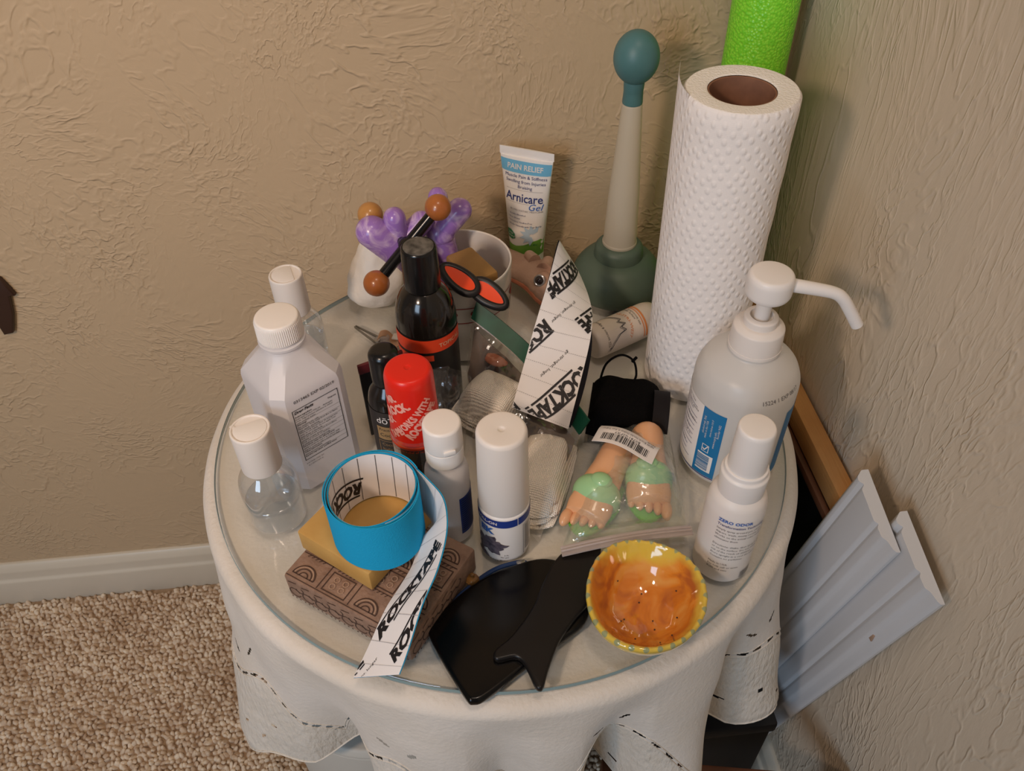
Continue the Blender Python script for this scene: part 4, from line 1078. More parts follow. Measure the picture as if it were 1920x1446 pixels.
def geltube():
    o = thing('gel_tube', 'white pain relief gel tube with blue top band standing by the wall', 'tube', (.0540, .2440, .0), R_(-27))
    # crimped flat at the top, round at the cap; local -Y faces the room
    H0, H1, w0, w1 = .018, .1385, .0185, .0295
    def sec(z):
        t = (z-H0)/(H1-H0); hw = w0+(w1-w0)*t; hd = w0*(1-t)**.75+.0007; return hw, hd
    def surf(a, z):
        hw, hd = sec(z); return (hw*math.sin(a), -hd*math.cos(a), z)
    N = 48
    zs = [H0+(H1-.009-H0)*k/24 for k in range(25)]+[H1-.0085, H1]
    V, Fc = [], []
    for z in zs:
        for j in range(N):
            a = 2*PI*j/N; V.append(surf(a, min(z, H1-.009)) if z <= H1-.009 else (w1*math.sin(a), -.0011*math.cos(a), z))
    for k in range(len(zs)-1):
        for j in range(N): a, b = k*N+j, k*N+(j+1) % N; Fc.append((a, b, b+N, a+N))
    Fc += [tuple(range(N-1, -1, -1)), tuple((len(zs)-1)*N+j for j in range(N))]
    make('tube_body', V, Fc, 'tube_white', o, weld=True)
    make('screw_cap', *lathe(rnd([(0, 0), (.0180, 0), (.0186, .001), (.0186, .0185), (0, .0185)], .001), 48, cap0=False, cap1=False), 'plastic_white', o, weld=True)
    def f(e):
        def g(x, z):
            hw, hd = sec(min(z, H1-.009)); s = max(-1, min(1, x/hw)); return (x, -hd*math.sqrt(max(0, 1-s*s))-e, z)
        return g
    zt = lambda z: sec(z)[0]*.985
    def bandp(z0, z1, k=1.0, n=6):
        gs = []
        for i in range(n):
            a, b = z0+(z1-z0)*i/n, z0+(z1-z0)*(i+1)/n; gs.append(([(-zt(a)*k, a), (zt(a)*k, a), (zt(b)*k, b), (-zt(b)*k, b)], [(0, 1, 2, 3)]))
        return join2(*gs)
    printed('blue_band', bandp(.1140, .1268), f(.0005), 'tube_lightblue', o, .004)
    printed('band_lettering', txt('PAIN RELIEF', 0, .1203, .0078, bold=.02, sx=.95), f(.0009), 'ink_white', o)
    printed('claims_lettering', join2(txt('Muscle Pain & Stiffness', .001, .1105, .0050), txt('Swelling from Injuries', .001, .1050, .0050), txt('Bruising', .001, .0995, .0050)), f(.0006), 'ink_navy', o)
    printed('brand_lettering', join2(txt('Arnicare', 0, .0875, .0138, bold=.01, sx=.85)), f(.0006), 'ink_navy', o)
    printed('gel_lettering', txt('Gel', .0125, .0785, .0105, shear=.3), f(.0006), 'ink_blue', o)
    printed('fine_rules', join2(rect2d(-.020, .0960, .020, .0963), rect2d(-.020, .0815, .006, .0818)), f(.0006), 'ink_lightgrey', o)
    printed('homeopathic_print', txt('HOMEOPATHIC MEDICINE', .003, .0735, .0030, res=1), f(.0006), 'ink_lightgrey', o)
    printed('bullet_print', join2(*[txt(s, -.0175, .0685-.0042*k, .0026, align='LEFT', res=1) for k, s in enumerate(['\u2022 Quickly Absorbed', '\u2022 Non-Greasy', '\u2022 Unscented, Paraben-Free', '\u2022 Works Naturally with Your Body'])]), f(.0006), 'ink_navy', o)
    fl = []
    for k in range(7):
        a = R_(60+k*34); pts = [(.0105+.0135*t*math.cos(a)-w*math.sin(a), .046+.0125*t*math.sin(a)+w*math.cos(a)) for t, w in ((.1, 0), (.5, .0026), (1, 0), (.5, -.0026))]; fl.append(poly2d(pts))
    printed('flower_picture', join2(*fl), f(.0006), 'tube_flower', o)
    gp = [(-.0195, .0185), (.0195, .0185), (.0205, .0400), (.012, .0385), (.004, .0345), (-.006, .0315), (-.0195, .0305)]
    printed('meadow_picture', poly2d(gp), f(.0005), 'tube_green', o)
    lf = [(-.0195, .040), (-.0185, .0475), (-.0135, .0485), (-.0085, .045), (-.0075, .040), (-.012, .0375), (-.0165, .0375)]
    printed('leaf_badge', poly2d(lf), f(.0008), 'leaf_green', o)
    printed('badge_lettering', join2(txt('2020', -.0135, .0448, .0034, res=1), txt('natural', -.0133, .0415, .0036, res=1)), f(.0011), 'ink_white', o)
    printed('weight_lettering', txt('1.5 oz 45g', .010, .0345, .0030, res=1), f(.0008), 'leaf_green', o)
geltube()

# ------------------------------------------------------------------ the cup and what stands in it
CX, CY = -.024, .1255
def cup():
    o = thing('ceramic_cup', 'large white cup with a red heart border holding massagers and scissors', 'cup', (CX, CY, 0))
    make('cup_body', *lathe(rnd([(0, 0), (.038, 0), (.0415, .003), (.047, .040), (.0496, .0945), (.0488, .0960), (.0474, .0950), (.0445, .040), (.039, .006), (0, .005)], .002), 80, cap0=False, cap1=False), 'cup_white', o, weld=True)
    pr = interp([(.0415, .003), (.047, .040), (.0496, .0945)]); c = cylmap(.048, 0, .0004, pr)
    n = 12; Lc = 2*PI*.048
    g = [rect2d(-Lc/2, .0735, Lc/2, .0745), rect2d(-Lc/2, .0560, Lc/2, .0570)]
    printed('border_lines', join2(*g), c, 'heart_red', o, .004)
    hs = []
    for k in range(n):
        x0 = -Lc/2+Lc*(k+.5)/n
        pts = []
        for q in range(20):
            t = 2*PI*q/20; pts.append((x0+.00042*16*math.sin(t)**3, .0655+.00042*(13*math.cos(t)-5*math.cos(2*t)-2*math.cos(3*t)-math.cos(4*t))))
        hs.append(poly2d(pts))
    for k, g in enumerate(hs): printed('heart', g, c, 'heart_red', o, .003)
cup()
def arm(p, q, r0, r1, n=7, seg=20):
    """tapered limb with a round end"""
    p, q = Vector(p), Vector(q); d = q-p; L = d.length
    path, rs = [], []
    for k in range(n): path.append(p+d*(k/n)*.999); rs.append(r0+(r1-r0)*k/n)
    for k in range(8):
        a = k/7*PI/2*.985; path.append(q+d.normalized()*(r1*math.sin(a)-.0*r1)); rs.append(r1*math.cos(a))
    return tube(path, rs, seg)
def massagers():
    o = thing('purple_massager', 'purple marbled knobbed massager leaning out of the cup at left', 'massager', (0, 0, 0))
    hub = (-.080, .133, .108)
    make('hub', *ball(*hub, .0170, .0160, .0150), 'purple_marble', o)
    for q, r0, r1 in (((-.1010, .1300, .1290), .0180, .0150), ((-.0795, .1330, .1400), .0115, .0102), ((-.056, .142, .128), .012, .0105)):
        make('arm', *arm(hub, q, r0, r1), 'purple_marble', o)
    make('arm', *arm(hub, (-.049, .120, .068), .015, .010), 'purple_marble', o)
    o = thing('purple_massager', 'pinkish purple knobbed massager at the back of the cup behind the wooden ball', 'massager', (0, 0, 0))
    hub = (-.040, .148, .112)
    make('hub', *ball(*hub, .0150, .014, .014), 'purple_marble', o)
    for q, r0, r1 in (((-.039, .160, .142), .0105, .0092), ((-.020, .148, .134), .0125, .0115), ((-.030, .152, .052), .013, .010)):
        make('arm', *arm(hub, q, r0, r1), 'purple_marble', o)
    o = thing('purple_massager', 'purple knob low inside the cup under the scissors', 'massager', (0, 0, 0))
    make('hub', *arm((-.010, .118, .020), (-.012, .1035, .0755), .010, .0115), 'purple_marble', o)
    # wooden ball massager
    o = thing('wooden_ball_massager', 'black spider massager with wooden balls leaning from the cup', 'massager', (0, 0, 0))
    hub = Vector((-.0695, .108, .1275))
    ends = [((-.1025, .1525, .1330), 'wood_ball_pale'), ((-.0395, .1200, .1560), 'wood_ball'), ((-.1000, .0880, .1025), 'wood_ball')]
    make('hub', *ball(*hub, .0085, .0085, .007, 20, 12), 'plastic_black', o)
    for e, m in ends:
        e = Vector(e); mid = hub.lerp(e, .5) if e.y < .14 else Vector((-.0840, .1440, .1130))
        make('rod', *tube([hub, mid, e], .0052 if e.y < .14 else .0045, 14), 'plastic_black', o)
        make('wooden_ball', *ball(*e, .0118, seg=32, ring=20), m, o)
    make('rod', *tube([hub, (-.052, .118, .090), (-.040, .122, .04)], .0052, 14), 'plastic_black', o)
    # tan block
    o = thing('wooden_block', 'tan wooden block standing inside the cup', 'block', (-.0130, .1200, .0065), rot=(0, 0, R_(-63)))
    make('block', *box(0, 0, .0445, .050, .029, .085, .003), 'wood_block', o)
    # scissors
    o = thing('scissors', 'small scissors with black and orange handles across the cup rim', 'scissors', (0, 0, 0))
    piv = Vector((-.0125, .0765, .1020))
    for (c, ax, nrm, A, B) in ((Vector((-.0260, .0800, .1060)), Vector((-.024, .022, .011)), Vector((.25, -.55, .8)), .0190, .0085), (Vector((-.0010, .0690, .0955)), Vector((.022, -.018, -.010)), Vector((.15, -.6, .8)), .0180, .0085)):
        ax = ax.normalized(); side = nrm.cross(ax).normalized(); n_ = ax.cross(side).normalized()
        pts = []
        for k in range(36):
            t = 2*PI*k/36; w = 1-.18*math.cos(t); pts.append(c+ax*A*math.cos(t)+side*B*w*math.sin(t))
        make('handle_loop', *tube(pts, .0037, 12, closed=True), 'grip_black', o)
        V = [tuple(c+n_*.0022)]+[tuple(c+(p-c)*.93+n_*.0030) for p in pts]; Fc = [(0, 1+k, 1+(k+1) % 36) for k in range(36)]
        V += [tuple(c-n_*.0022)]+[tuple(c+(p-c)*.93-n_*.0020) for p in pts]; Fc += [(37, 38+(k+1) % 36, 38+k) for k in range(36)]
        Fc += [(1+k, 38+k, 38+(k+1) % 36, 1+(k+1) % 36) for k in range(36)]
        make('orange_grip', V, Fc, 'grip_orange', o)
    make('pivot_screw', *ball(*piv, .0042, .0042, .0036, 16, 10), 'steel', o)
    for dx in (0, .005):
        p0, p1 = piv+Vector((dx*.4, .002, -.001)), Vector((-.018+dx*2, .112, .045))
        s = Vector((1, .2, 0)).normalized()*.0032; n_ = Vector((0, .6, .8))*.0006
        V = [p0-s-n_, p0+s-n_, p0+s+n_, p0-s+n_, p1-s*.2-n_, p1+s*.2-n_, p1+s*.2+n_, p1-s*.2+n_]
        make('blade', V, [(0, 3, 2, 1), (4, 5, 6, 7), (0, 1, 5, 4), (1, 2, 6, 5), (2, 3, 7, 6), (3, 0, 4, 7)], 'steel', o)
massagers()

def tissue():
    o = thing('tissue_packet', 'crumpled white plastic packet leaning at the left of the cup', 'packet', (-.1120, .192, 0))
    V, Fc = ball(0, 0, .036, .033, .036, .036, 48, 32)
    W = []
    for x, y, z in V:
        n = mnoise.noise(Vector((x*45, y*45, z*40)))*.006+mnoise.noise(Vector((x*110, y*110, z*90)))*.0025
        k = 1+n/.035; zz = max(z*(1+n*6), .0006)
        W.append((x*k*max(1.25-zz*9.5, .42)+zz*.14, y*k*(1.1-zz*6)+zz*.10, zz*1.18))
    make('packet', W, Fc, 'tissue', o, ang=70)
tissue()
o = thing('tweezers', 'grey metal tweezers lying behind the slim dark bottle', 'tweezers', (-.124, .139, .0), math.atan2(-.021, .020))
for s in (-1, 1):
    V = [(-.017, s*.0004, .0006), (.018, s*.0030, .0006), (.018, s*.0048, .0006), (-.017, s*.0014, .0006)]
    V = V+[(x, y, .0030) for x, y, z in V]
    make('jaw', V, [(0, 1, 2, 3), (7, 6, 5, 4), (0, 4, 5, 1), (1, 5, 6, 2), (2, 6, 7, 3), (3, 7, 4, 0)], 'steel_dull', o, weld=True)
make('joint', *xf(lathe(rnd([(0, 0), (.0045, 0), (.0045, .0038), (0, .0038)], .0005), 20, cap0=False, cap1=False), T(.018, 0, .0003)), 'steel', o, weld=True)
o = thing('clear_stopper', 'tiny clear plastic stopper beside the tweezers', 'stopper', (-.1045, .124, 0))
make('stopper', *lathe(rnd([(.0050, 0), (.0055, .0005), (.0050, .008), (.0035, .0088), (0, .009)], .0006), 24, cap0=False, cap1=False), 'zip_film', o)
o = thing('bandage_strip', 'crumpled tan bandage strip behind the slim dark bottle', 'bandage', (-.0945, .1215, 0), R_(-20))
make('strip', *shell(lambda u, v: ((u-.5)*.034, (v-.5)*.010+.004*math.sin(u*7), .002+.0035*(1+math.sin(u*9+v))), 24, 6, .0008), 'tan_bandage', o)
make('pad', *xf(box(0, 0, 0, .010, .008, .0016, .0006), T(.002, .002, .0078) @ RX(.1)), 'tissue', o)

o = thing('maroon_card', 'dark red and black upright card behind the slim dark bottle', 'card', (-.0985, .0070, 0), R_(22))
make('card', *box(0, 0, .0425, .040, .0025, .085, .0006), 'label_black', o)
make('red_edge', *box(0, 0, .0805, .0404, .0029, .0100, .0006), 'maroon_card', o)

# ------------------------------------------------------------------ fish, lying tube, pouch
def fish():
    o = thing('fish_figurine', 'pinkish ceramic fish figurine with a glossy eye behind the printed strip', 'figurine', (0, 0, 0))
    spine = [(.0265, .244, .020), (.031, .224, .021), (.043, .200, .024), (.060, .182, .025), (.070, .160, .023), (.079, .142, .018), (.085, .131, .012)]
    rad = [.004, .012, .017, .019, .018, .013, .004]
    P = catmull(spine, 5); Rr = np.interp(np.linspace(0, 6, len(P)), range(7), rad)
    V, Fc = [], []; seg = 24
    for i, p in enumerate(P):
        t = (P[min(i+1, len(P)-1)]-P[max(i-1, 0)]).normalized(); s = t.cross(Vector((0, 0, 1))).normalized(); u = s.cross(t)
        for j in range(seg):
            a = 2*PI*j/seg; k = 1+.06*mnoise.noise(Vector((i*.7, math.cos(a)*2, math.sin(a)*2)))
            q = p+s*math.cos(a)*Rr[i]*1.1*k+u*math.sin(a)*Rr[i]*.75*k; q.z = max(q.z, .0006); V.append(tuple(q))
    for i in range(len(P)-1):
        for j in range(seg): a, b = i*seg+j, i*seg+(j+1) % seg; Fc.append((a, b, b+seg, a+seg))
    Fc += [tuple(range(seg-1, -1, -1)), tuple((len(P)-1)*seg+j for j in range(seg))]
    make('body', V, Fc, 'fish_pink', o, ang=80)
    belly = [Vector(p)+Vector((-.0165*r/.019, -.009*r/.019, -.004)) for p, r in zip(P, Rr)]
    make('belly_fin', *tube(belly, [max(.0018, r*.20) for r in Rr], 10), 'fish_orange', o)
    e = Vector((.0585, .1625, .0345))
    make('eye_socket', *ball(e.x+.004, e.y+.005, e.z-.003, .0095, .0095, .0085), 'fish_pink', o)
    d = Vector((-.35, -.75, .55)).normalized()
    q = d.to_track_quat('Z', 'Y').to_matrix().to_4x4()
    make('eye', *ball(*(e+d*.0042), .0046), 'fish_eye', o)
    make('eye_ring', *xf(tube([(.0052*math.cos(2*PI*k/24), .0052*math.sin(2*PI*k/24), 0) for k in range(24)], .0011, 8, closed=True), Matrix.Translation(e+d*.0052) @ q), 'fish_ring', o)
    make('brow', *arm((.064, .176, .037), (.070, .190, .036), .0085, .0070), 'fish_pink', o)
    make('brow', *arm((.056, .192, .038), (.052, .203, .037), .0070, .0060), 'fish_pink', o)
    def tail(u, v):
        return (.0265-.006*u+.010*(v-.5)*u, .243+.012*u, .018+.014*(v-.5)*u+.003*math.sin(v*9)*u)
    make('tail_fin', *shell(tail, 8, 10, .0018), 'fish_orange', o)
fish()
def lying():
    A, B = Vector((.096, .0785, .0175)), Vector((.172, .1150, .0175)); d = (B-A).normalized()
    o = thing('lotion_tube', 'white lotion tube with a mountain drawing lying behind the paper towels', 'tube', (A.x, A.y, 0), math.atan2(d.y, d.x))
    r = .0172
    M = T(0, 0, r+.0003) @ RY(R_(90))
    prof = rnd([(0, 0), (.0155, .0005), (r, .005), (r, .070), (.0150, .0785), (.0085, .081), (.0085, .094), (0, .094)], .003)
    make('tube_body', *xf(lathe(prof, 56, cap0=False, cap1=False), M), 'lotion_white', o, weld=True)
    def f(e):
        def g(x, y):                                 # x along the tube, y around (0 = top, + towards the room)
            a = y/r; rr = r+e; return (x, -rr*math.sin(a), r+.0003+rr*math.cos(a))
        return g
    printed('orange_stripe', join2(rect2d(.053, -.030, .0540, .030), rect2d(.0555, -.030, .0575, .030)), f(.0004), 'ink_orange', o)
    mt = [(.020, -.020), (.024, -.010), (.030, -.003), (.034, .002), (.030, .004), (.036, .008), (.030, .010), (.034, .014), (.026, .016), (.018, .022), (.012, .030)]
    printed('mountain_drawing', join2(*[line2d(mt[k], mt[k+1], .0007) for k in range(len(mt)-1)], *[line2d((mt[k][0]-.002, mt[k][1]), (mt[k+1][0]-.002, mt[k+1][1]), .0004) for k in range(len(mt)-1)]), f(.0004), 'ink_grey', o)
    g = text2d('NUTRI-WEST', .0060); R0 = .020
    arc = ([(.028+(R0+y)*math.cos(-x/R0)*.65, .008+(R0+y)*math.sin(x/R0)) for x, y in refine(g, .002)[0]], refine(g, .002)[1])
    printed('brand_lettering', arc, f(.0004), 'ink_orange', o)
    printed('small_print', join2(txt('net weight 8 ounces 227 g', .012, .006, .0040, R_(90), res=1), txt('massage creme', .047, -.004, .0040, R_(90), res=1), txt('professional size', .050, .004, .0034, R_(90), res=1)), f(.0004), 'ink_grey', o)
lying()
def pouch():
    o = thing('black_pouch', 'black fabric pouch with a cord loop in front of the paper towels', 'pouch', (.112, -.008, 0), R_(-16))
    def p(u, v):
        x, y = (u-.5)*.062, (v-.5)*.066
        e = max(0, 1-abs(2*u-1)**5)*max(0, 1-abs(2*v-1)**5)
        return x, y, e
    top = grid(lambda u, v: (p(u, v)[0], p(u, v)[1], .010+.022*p(u, v)[2]**.6+.002*mnoise.noise(Vector((u*6, v*6, 1)))), 24, 24)
    bot = grid(lambda u, v: (p(u, v)[0], p(u, v)[1], .010-.0095*p(u, v)[2]**.5), 24, 24)
    bot = (bot[0], [q[::-1] for q in bot[1]])
    make('pouch_body', *join(top, bot), 'fabric_black', o, weld=True, ang=60)
    def st(u, v):
        a = -1.2+2.4*v; return (.0255+.014*u, .026*math.sin(a)-.008, .012+.021*math.cos(a)+.002)
    make('strap', *shell(st, 6, 20, .0016), 'strap_black', o)
    P = catmull([(-.024, .014, .0300), (-.020, .028, .0400), (-.008, .036, .0455), (.004, .034, .0420), (.008, .024, .0335), (.004, .014, .0300)], 6)
    make('cord_loop', *tube(P, .0011, 8), 'fabric_black', o)
    make('cord_end', *tube([(.003, .032, .0425), (.0065, .033, .0475)], .0014, 8), 'fabric_black', o)
    for k in range(3): make('stitch', *box(.036+.001*k, -.006+.010*k, .030-.003*k, .0024, .0010, .0012, .0003), 'fish_ring', o)
pouch()

# ------------------------------------------------------------------ gauze bag
def gauzebag():
    o = thing('green_seal_bag', 'clear plastic bag with a green slider seal holding gauze, below the cup', 'bag', (0, 0, 0))
    S = catmull([(-.017, .0685, .0720), (.006, .050, .0600), (.028, .028, .0470), (.050, -.010, .0350), (.067, -.044, .0260)], 8)
    Bt = catmull([(-.0265, .035, .034), (-.0255, .000, .018), (-.024, -.045, .010), (-.002, -.100, .006), (.018, -.136, .004)], 8)
    def at(Pl, u):
        x = u*(len(Pl)-1); i = min(int(x), len(Pl)-2); return Pl[i].lerp(Pl[i+1], x-i)
    def top(u, v):
        a, b = at(S, u), at(Bt, u); p = a.lerp(b, v); e = math.sin(PI*v)*math.sin(PI*min(max(u, .02), .98))
        n = mnoise.noise(Vector((p.x*60, p.y*60, 3)))*.0035+mnoise.noise(Vector((p.x*150, p.y*150, 9)))*.0012
        return (p.x, p.y, max(p.z*(1-.1*e)+.015*e+n*min(1, 6*v*(1-v)), .0035))
    def bot(u, v):
        p = Vector(top(u, v)); e = min(1, 5*v*(1-v))*min(1, 6*u*(1-u)); return (p.x, p.y, max(p.z*(1-e)+.0012*e, .0012))
    make('film_front', *grid(top, 48, 40), 'bag_film_light', o, ang=25)
    make('film_back', *grid(bot, 30, 24), 'bag_film_light', o, ang=25)
    def seal(u, v):
        a = at(S, u); w = at(S, min(u+.03, 1))-at(S, max(u-.03, 0)); w.normalize()
        n = Vector((-w.y, w.x, 0)).normalized(); d = (-n if n.y < 0 else n)*.55+Vector((0, 0, .70)); d.normalize()
        return a+d*(-.002+.0160*v)
    make('green_seal', *shell(seal, 50, 4, .0022), 'seal_green', o)
    e = [at(S, k/40)+Vector((-.0012, -.0016, -.0015)) for k in range(41)]
    make('seal_ridge', *tube(e, .0011, 6), 'zip_film', o)
    def gz(name, lab, pts, h, loc, rz, rot=None):
        g = thing(name, lab, 'gauze', loc, rz, 'gauze pads in the green sealed bag', rot)
        return g
    def pad(o_, L, W, H, seed):
        n = 5
        for k in range(n):
            rr = random.Random(seed*10+k); ang = R_(rr.uniform(-5, 5)); ox, oy = rr.uniform(-.0025, .0025), rr.uniform(-.0020, .0020); f = 1-.06*k
            def lay(u, v, k=k, ang=ang, ox=ox, oy=oy, f=f):
                a, b = 2*u-1, 2*v-1
                x, y = a*math.sqrt(1-b*b*.22)*L/2*f+ox, b*math.sqrt(1-a*a*.22)*W/2*f+oy
                e = max(abs(a), abs(b))
                z = H*(k+.35)/n*(1-.55*e**5)+.0016*mnoise.noise(Vector((x*70+k*3+seed, y*70, k)))+.0022*mnoise.noise(Vector((x*30+seed, y*30, 2)))
                c_, s_ = math.cos(ang), math.sin(ang)
                return (x*c_-y*s_, x*s_+y*c_, max(z, .0006+.0008*k))
            make('gauze_layer', *shell(lay, 26, 22, .0016 if k < n-1 else .0026), 'gauze', o_, ang=70)
    g = gz('gauze_pad', 'folded gauze pad at the upper end of the green sealed bag', None, 0, (-.0045, .006, .004), R_(-38)); pad(g, .074, .056, .044, 1)
    g = gz('gauze_pad', 'larger gauze pad at the lower end of the green sealed bag', None, 0, (.0275, -.075, .0025), R_(-112)); pad(g, .100, .048, .030, 5)
    g = thing('paper_insert', 'dark brown paper insert lying behind the gauze in the green sealed bag', 'paper', (0, 0, 0))
    def ins(u, v):
        a = Vector(bot(.04+.92*u, .10+.80*v)); b = Vector(top(.04+.92*u, .10+.80*v)); w = .62*max(0, 1-v*1.6)+.05
        return a.lerp(b, w)
    make('sheet', *shell(ins, 24, 18, .0006), 'insert_brown', g, ang=60)
    # small brown item and grey wrapper seen through the film
    g = thing('brown_sachet', 'small brown crumpled sachet inside the bag near its seal', 'sachet', (.002, .040, .038), R_(-35))
    V, Fc = ball(0, 0, .004, .012, .008, .004, 20, 12); make('sachet', [(x*(1+.2*mnoise.noise(Vector((x*200, y*200, 0)))), y, z) for x, y, z in V], Fc, 'fish_orange', g)
    # crumpled spare sleeve behind the red cap
    g = thing('plastic_sleeve', 'crumpled clear plastic sleeve behind the red capped bottle', 'sleeve', (-.045, -.014, 0), R_(-25))
    def sl(u, v):
        x, y = (u-.5)*.036, (v-.5)*.050; n = mnoise.noise(Vector((u*5, v*5, 2)))*.010+mnoise.noise(Vector((u*11, v*11, 7)))*.004
        return (x+n*.4, y*.5, .004+.066*v+n*.5)
    def sl2(u, v):
        p = Vector(sl(u, v)); e = min(1, 5*u*(1-u)); return p+Vector((0, .006*e, 0))
    make('front_film', *grid(sl, 16, 20), 'bag_film_light', g, ang=20); make('back_film', *grid(sl2, 16, 20), 'bag_film_light', g, ang=20)
gauzebag()

def strip():
    A = [(.0091, -.0249, 0.0450), (.0212, -.0014, 0.0670), (.0344, .0241, 0.0910), (.0510, .0590, 0.1130), (.0615, .0818, 0.1300), (.0644, .0865, 0.1350)]
    B = [(.0549, -.0456, 0.0344), (.0679, -.019, 0.0593), (.0812, .0102, 0.0871), (.0885, .0493, 0.0882), (.0845, .0880, 0.0950), (.0705, .1010, 0.1180)]
    o = thing('printed_tape_strip', 'loose twisted strip of black tape with white printed backing leaning over the gauze bag', 'tape', (0, 0, 0))
    fn, L = ribbon(A, B)
    f2 = lambda u, v: fn(u, 1-v)
    W = .048
    make('paper_backing', *grid(lambda u, v: fn(u, v), 50, 10), 'paper_white', o, ang=60)
    # which side faces the camera?
    camp = Vector((-.035, -.509, .551)); n = normal_of(fn, .4, .5); sgn = 1 if n.dot(camp-Vector(fn(.4, .5))) > 0 else -1
    make('black_fabric', *shell(lambda u, v: Vector(fn(u, v))-normal_of(fn, u, v)*sgn*.0005, 50, 10, -sgn*.0007), 'tape_black', o, ang=60)
    def edge(u, v):
        p = Vector(fn(.02+.52*u, 1)); return p+(Vector(fn(.02+.52*u, 1))-Vector(fn(.02+.52*u, .9))).normalized()*(.0045*v)*math.sin(PI*min(1, u*1.1+.1))-Vector((0, 0, .001))
    make('black_edge', *shell(edge, 20, 2, .0007), 'tape_black', o)
    words(fn, L, W, sgn*.0006, o, [(ROCK, L*.14, W*.72, .0155, .75), (ROCK, L*.44-.026, W*.22-.018, .0155, .75), (ROCK, L*.44+.024, W*.80+.018, .0155, .75), (ROCK, L*.70, W*.40, .0155, .75), (ROCK, L*.03-.024, W*.02-.014, .0155, .75)],
          [(L*.22+.006, W*.50), (L*.50, W*.45)], 37, .0125)
strip()

# ------------------------------------------------------------------ zip bag with two foot shaped figurines
def foot(name, lab, loc, rz, s=1.0, mirror=1):
    o = thing(name, lab, 'figurine', loc, rz, None); o.scale = (s, s, s)
    spine = [(0, .036, .014), (0, .026, .017), (0, .010, .016), (0, -.008, .0135), (0, -.022, .010), (0, -.030, .0085)]
    rx = [.007, .0125, .0125, .0150, .0165, .0150]; rz_ = [.009, .0165, .0155, .0130, .0095, .0075]
    P = catmull(spine, 4); n = len(P); X = np.interp(np.linspace(0, 5, n), range(6), rx); Z = np.interp(np.linspace(0, 5, n), range(6), rz_)
    V, Fc = [], []; seg = 22
    for i, p in enumerate(P):
        for j in range(seg):
            a = 2*PI*j/seg; V.append((p.x+X[i]*math.cos(a), p.y, max(p.z+Z[i]*math.sin(a), .002)))
    for i in range(n-1):
        for j in range(seg): a, b = i*seg+j, i*seg+(j+1) % seg; Fc.append((a, a+seg, b+seg, b))
    Fc += [tuple(range(seg)), tuple((n-1)*seg+j for j in range(seg-1, -1, -1))]
    make('foot', V, Fc, 'skin_ceramic', o, ang=80)
    for k in range(5):
        x = mirror*(-.0125+.0062*k); w = (.0042, .0034, .0033, .0031, .0029)[k]; L = (.0085, .0075, .0068, .006, .005)[k]
        make('toe', *ball(x, -.032-.002*(1 if k == 0 else 0)+.0011*k, .0065, w, L, w*1.15, 16, 10), 'skin_ceramic', o)
    sole = [(.0185*math.cos(2*PI*k/30)*(1 if math.sin(2*PI*k/30) < 0 else .85), .041*math.sin(2*PI*k/30)-.001) for k in range(30)]
    make('sandal_sole', *slab(sole, .0002, .0040, .0012, 2), 'green_bright', o)
    V, Fc = ball(0, -.010, .0100, .0182, .0135, .0190, 28, 16)
    make('sandal_strap', [(x, y, max(z, .003)) for x, y, z in V], Fc, 'green_ceramic', o)
    make('strap_bow', *ball(mirror*.002, -.008, .0270, .0080, .0065, .0045, 20, 12), 'green_ceramic', o)
    return o
foot('foot_figurine', 'foot figurine in a pale green sandal at the left inside the zip bag', (.0765, -.0930, .0015), R_(-34), 1.14, 1)
foot('foot_figurine', 'foot figurine in a pale green sandal at the right inside the zip bag', (.1175, -.0800, .0015), R_(-10), 1.14, -1)
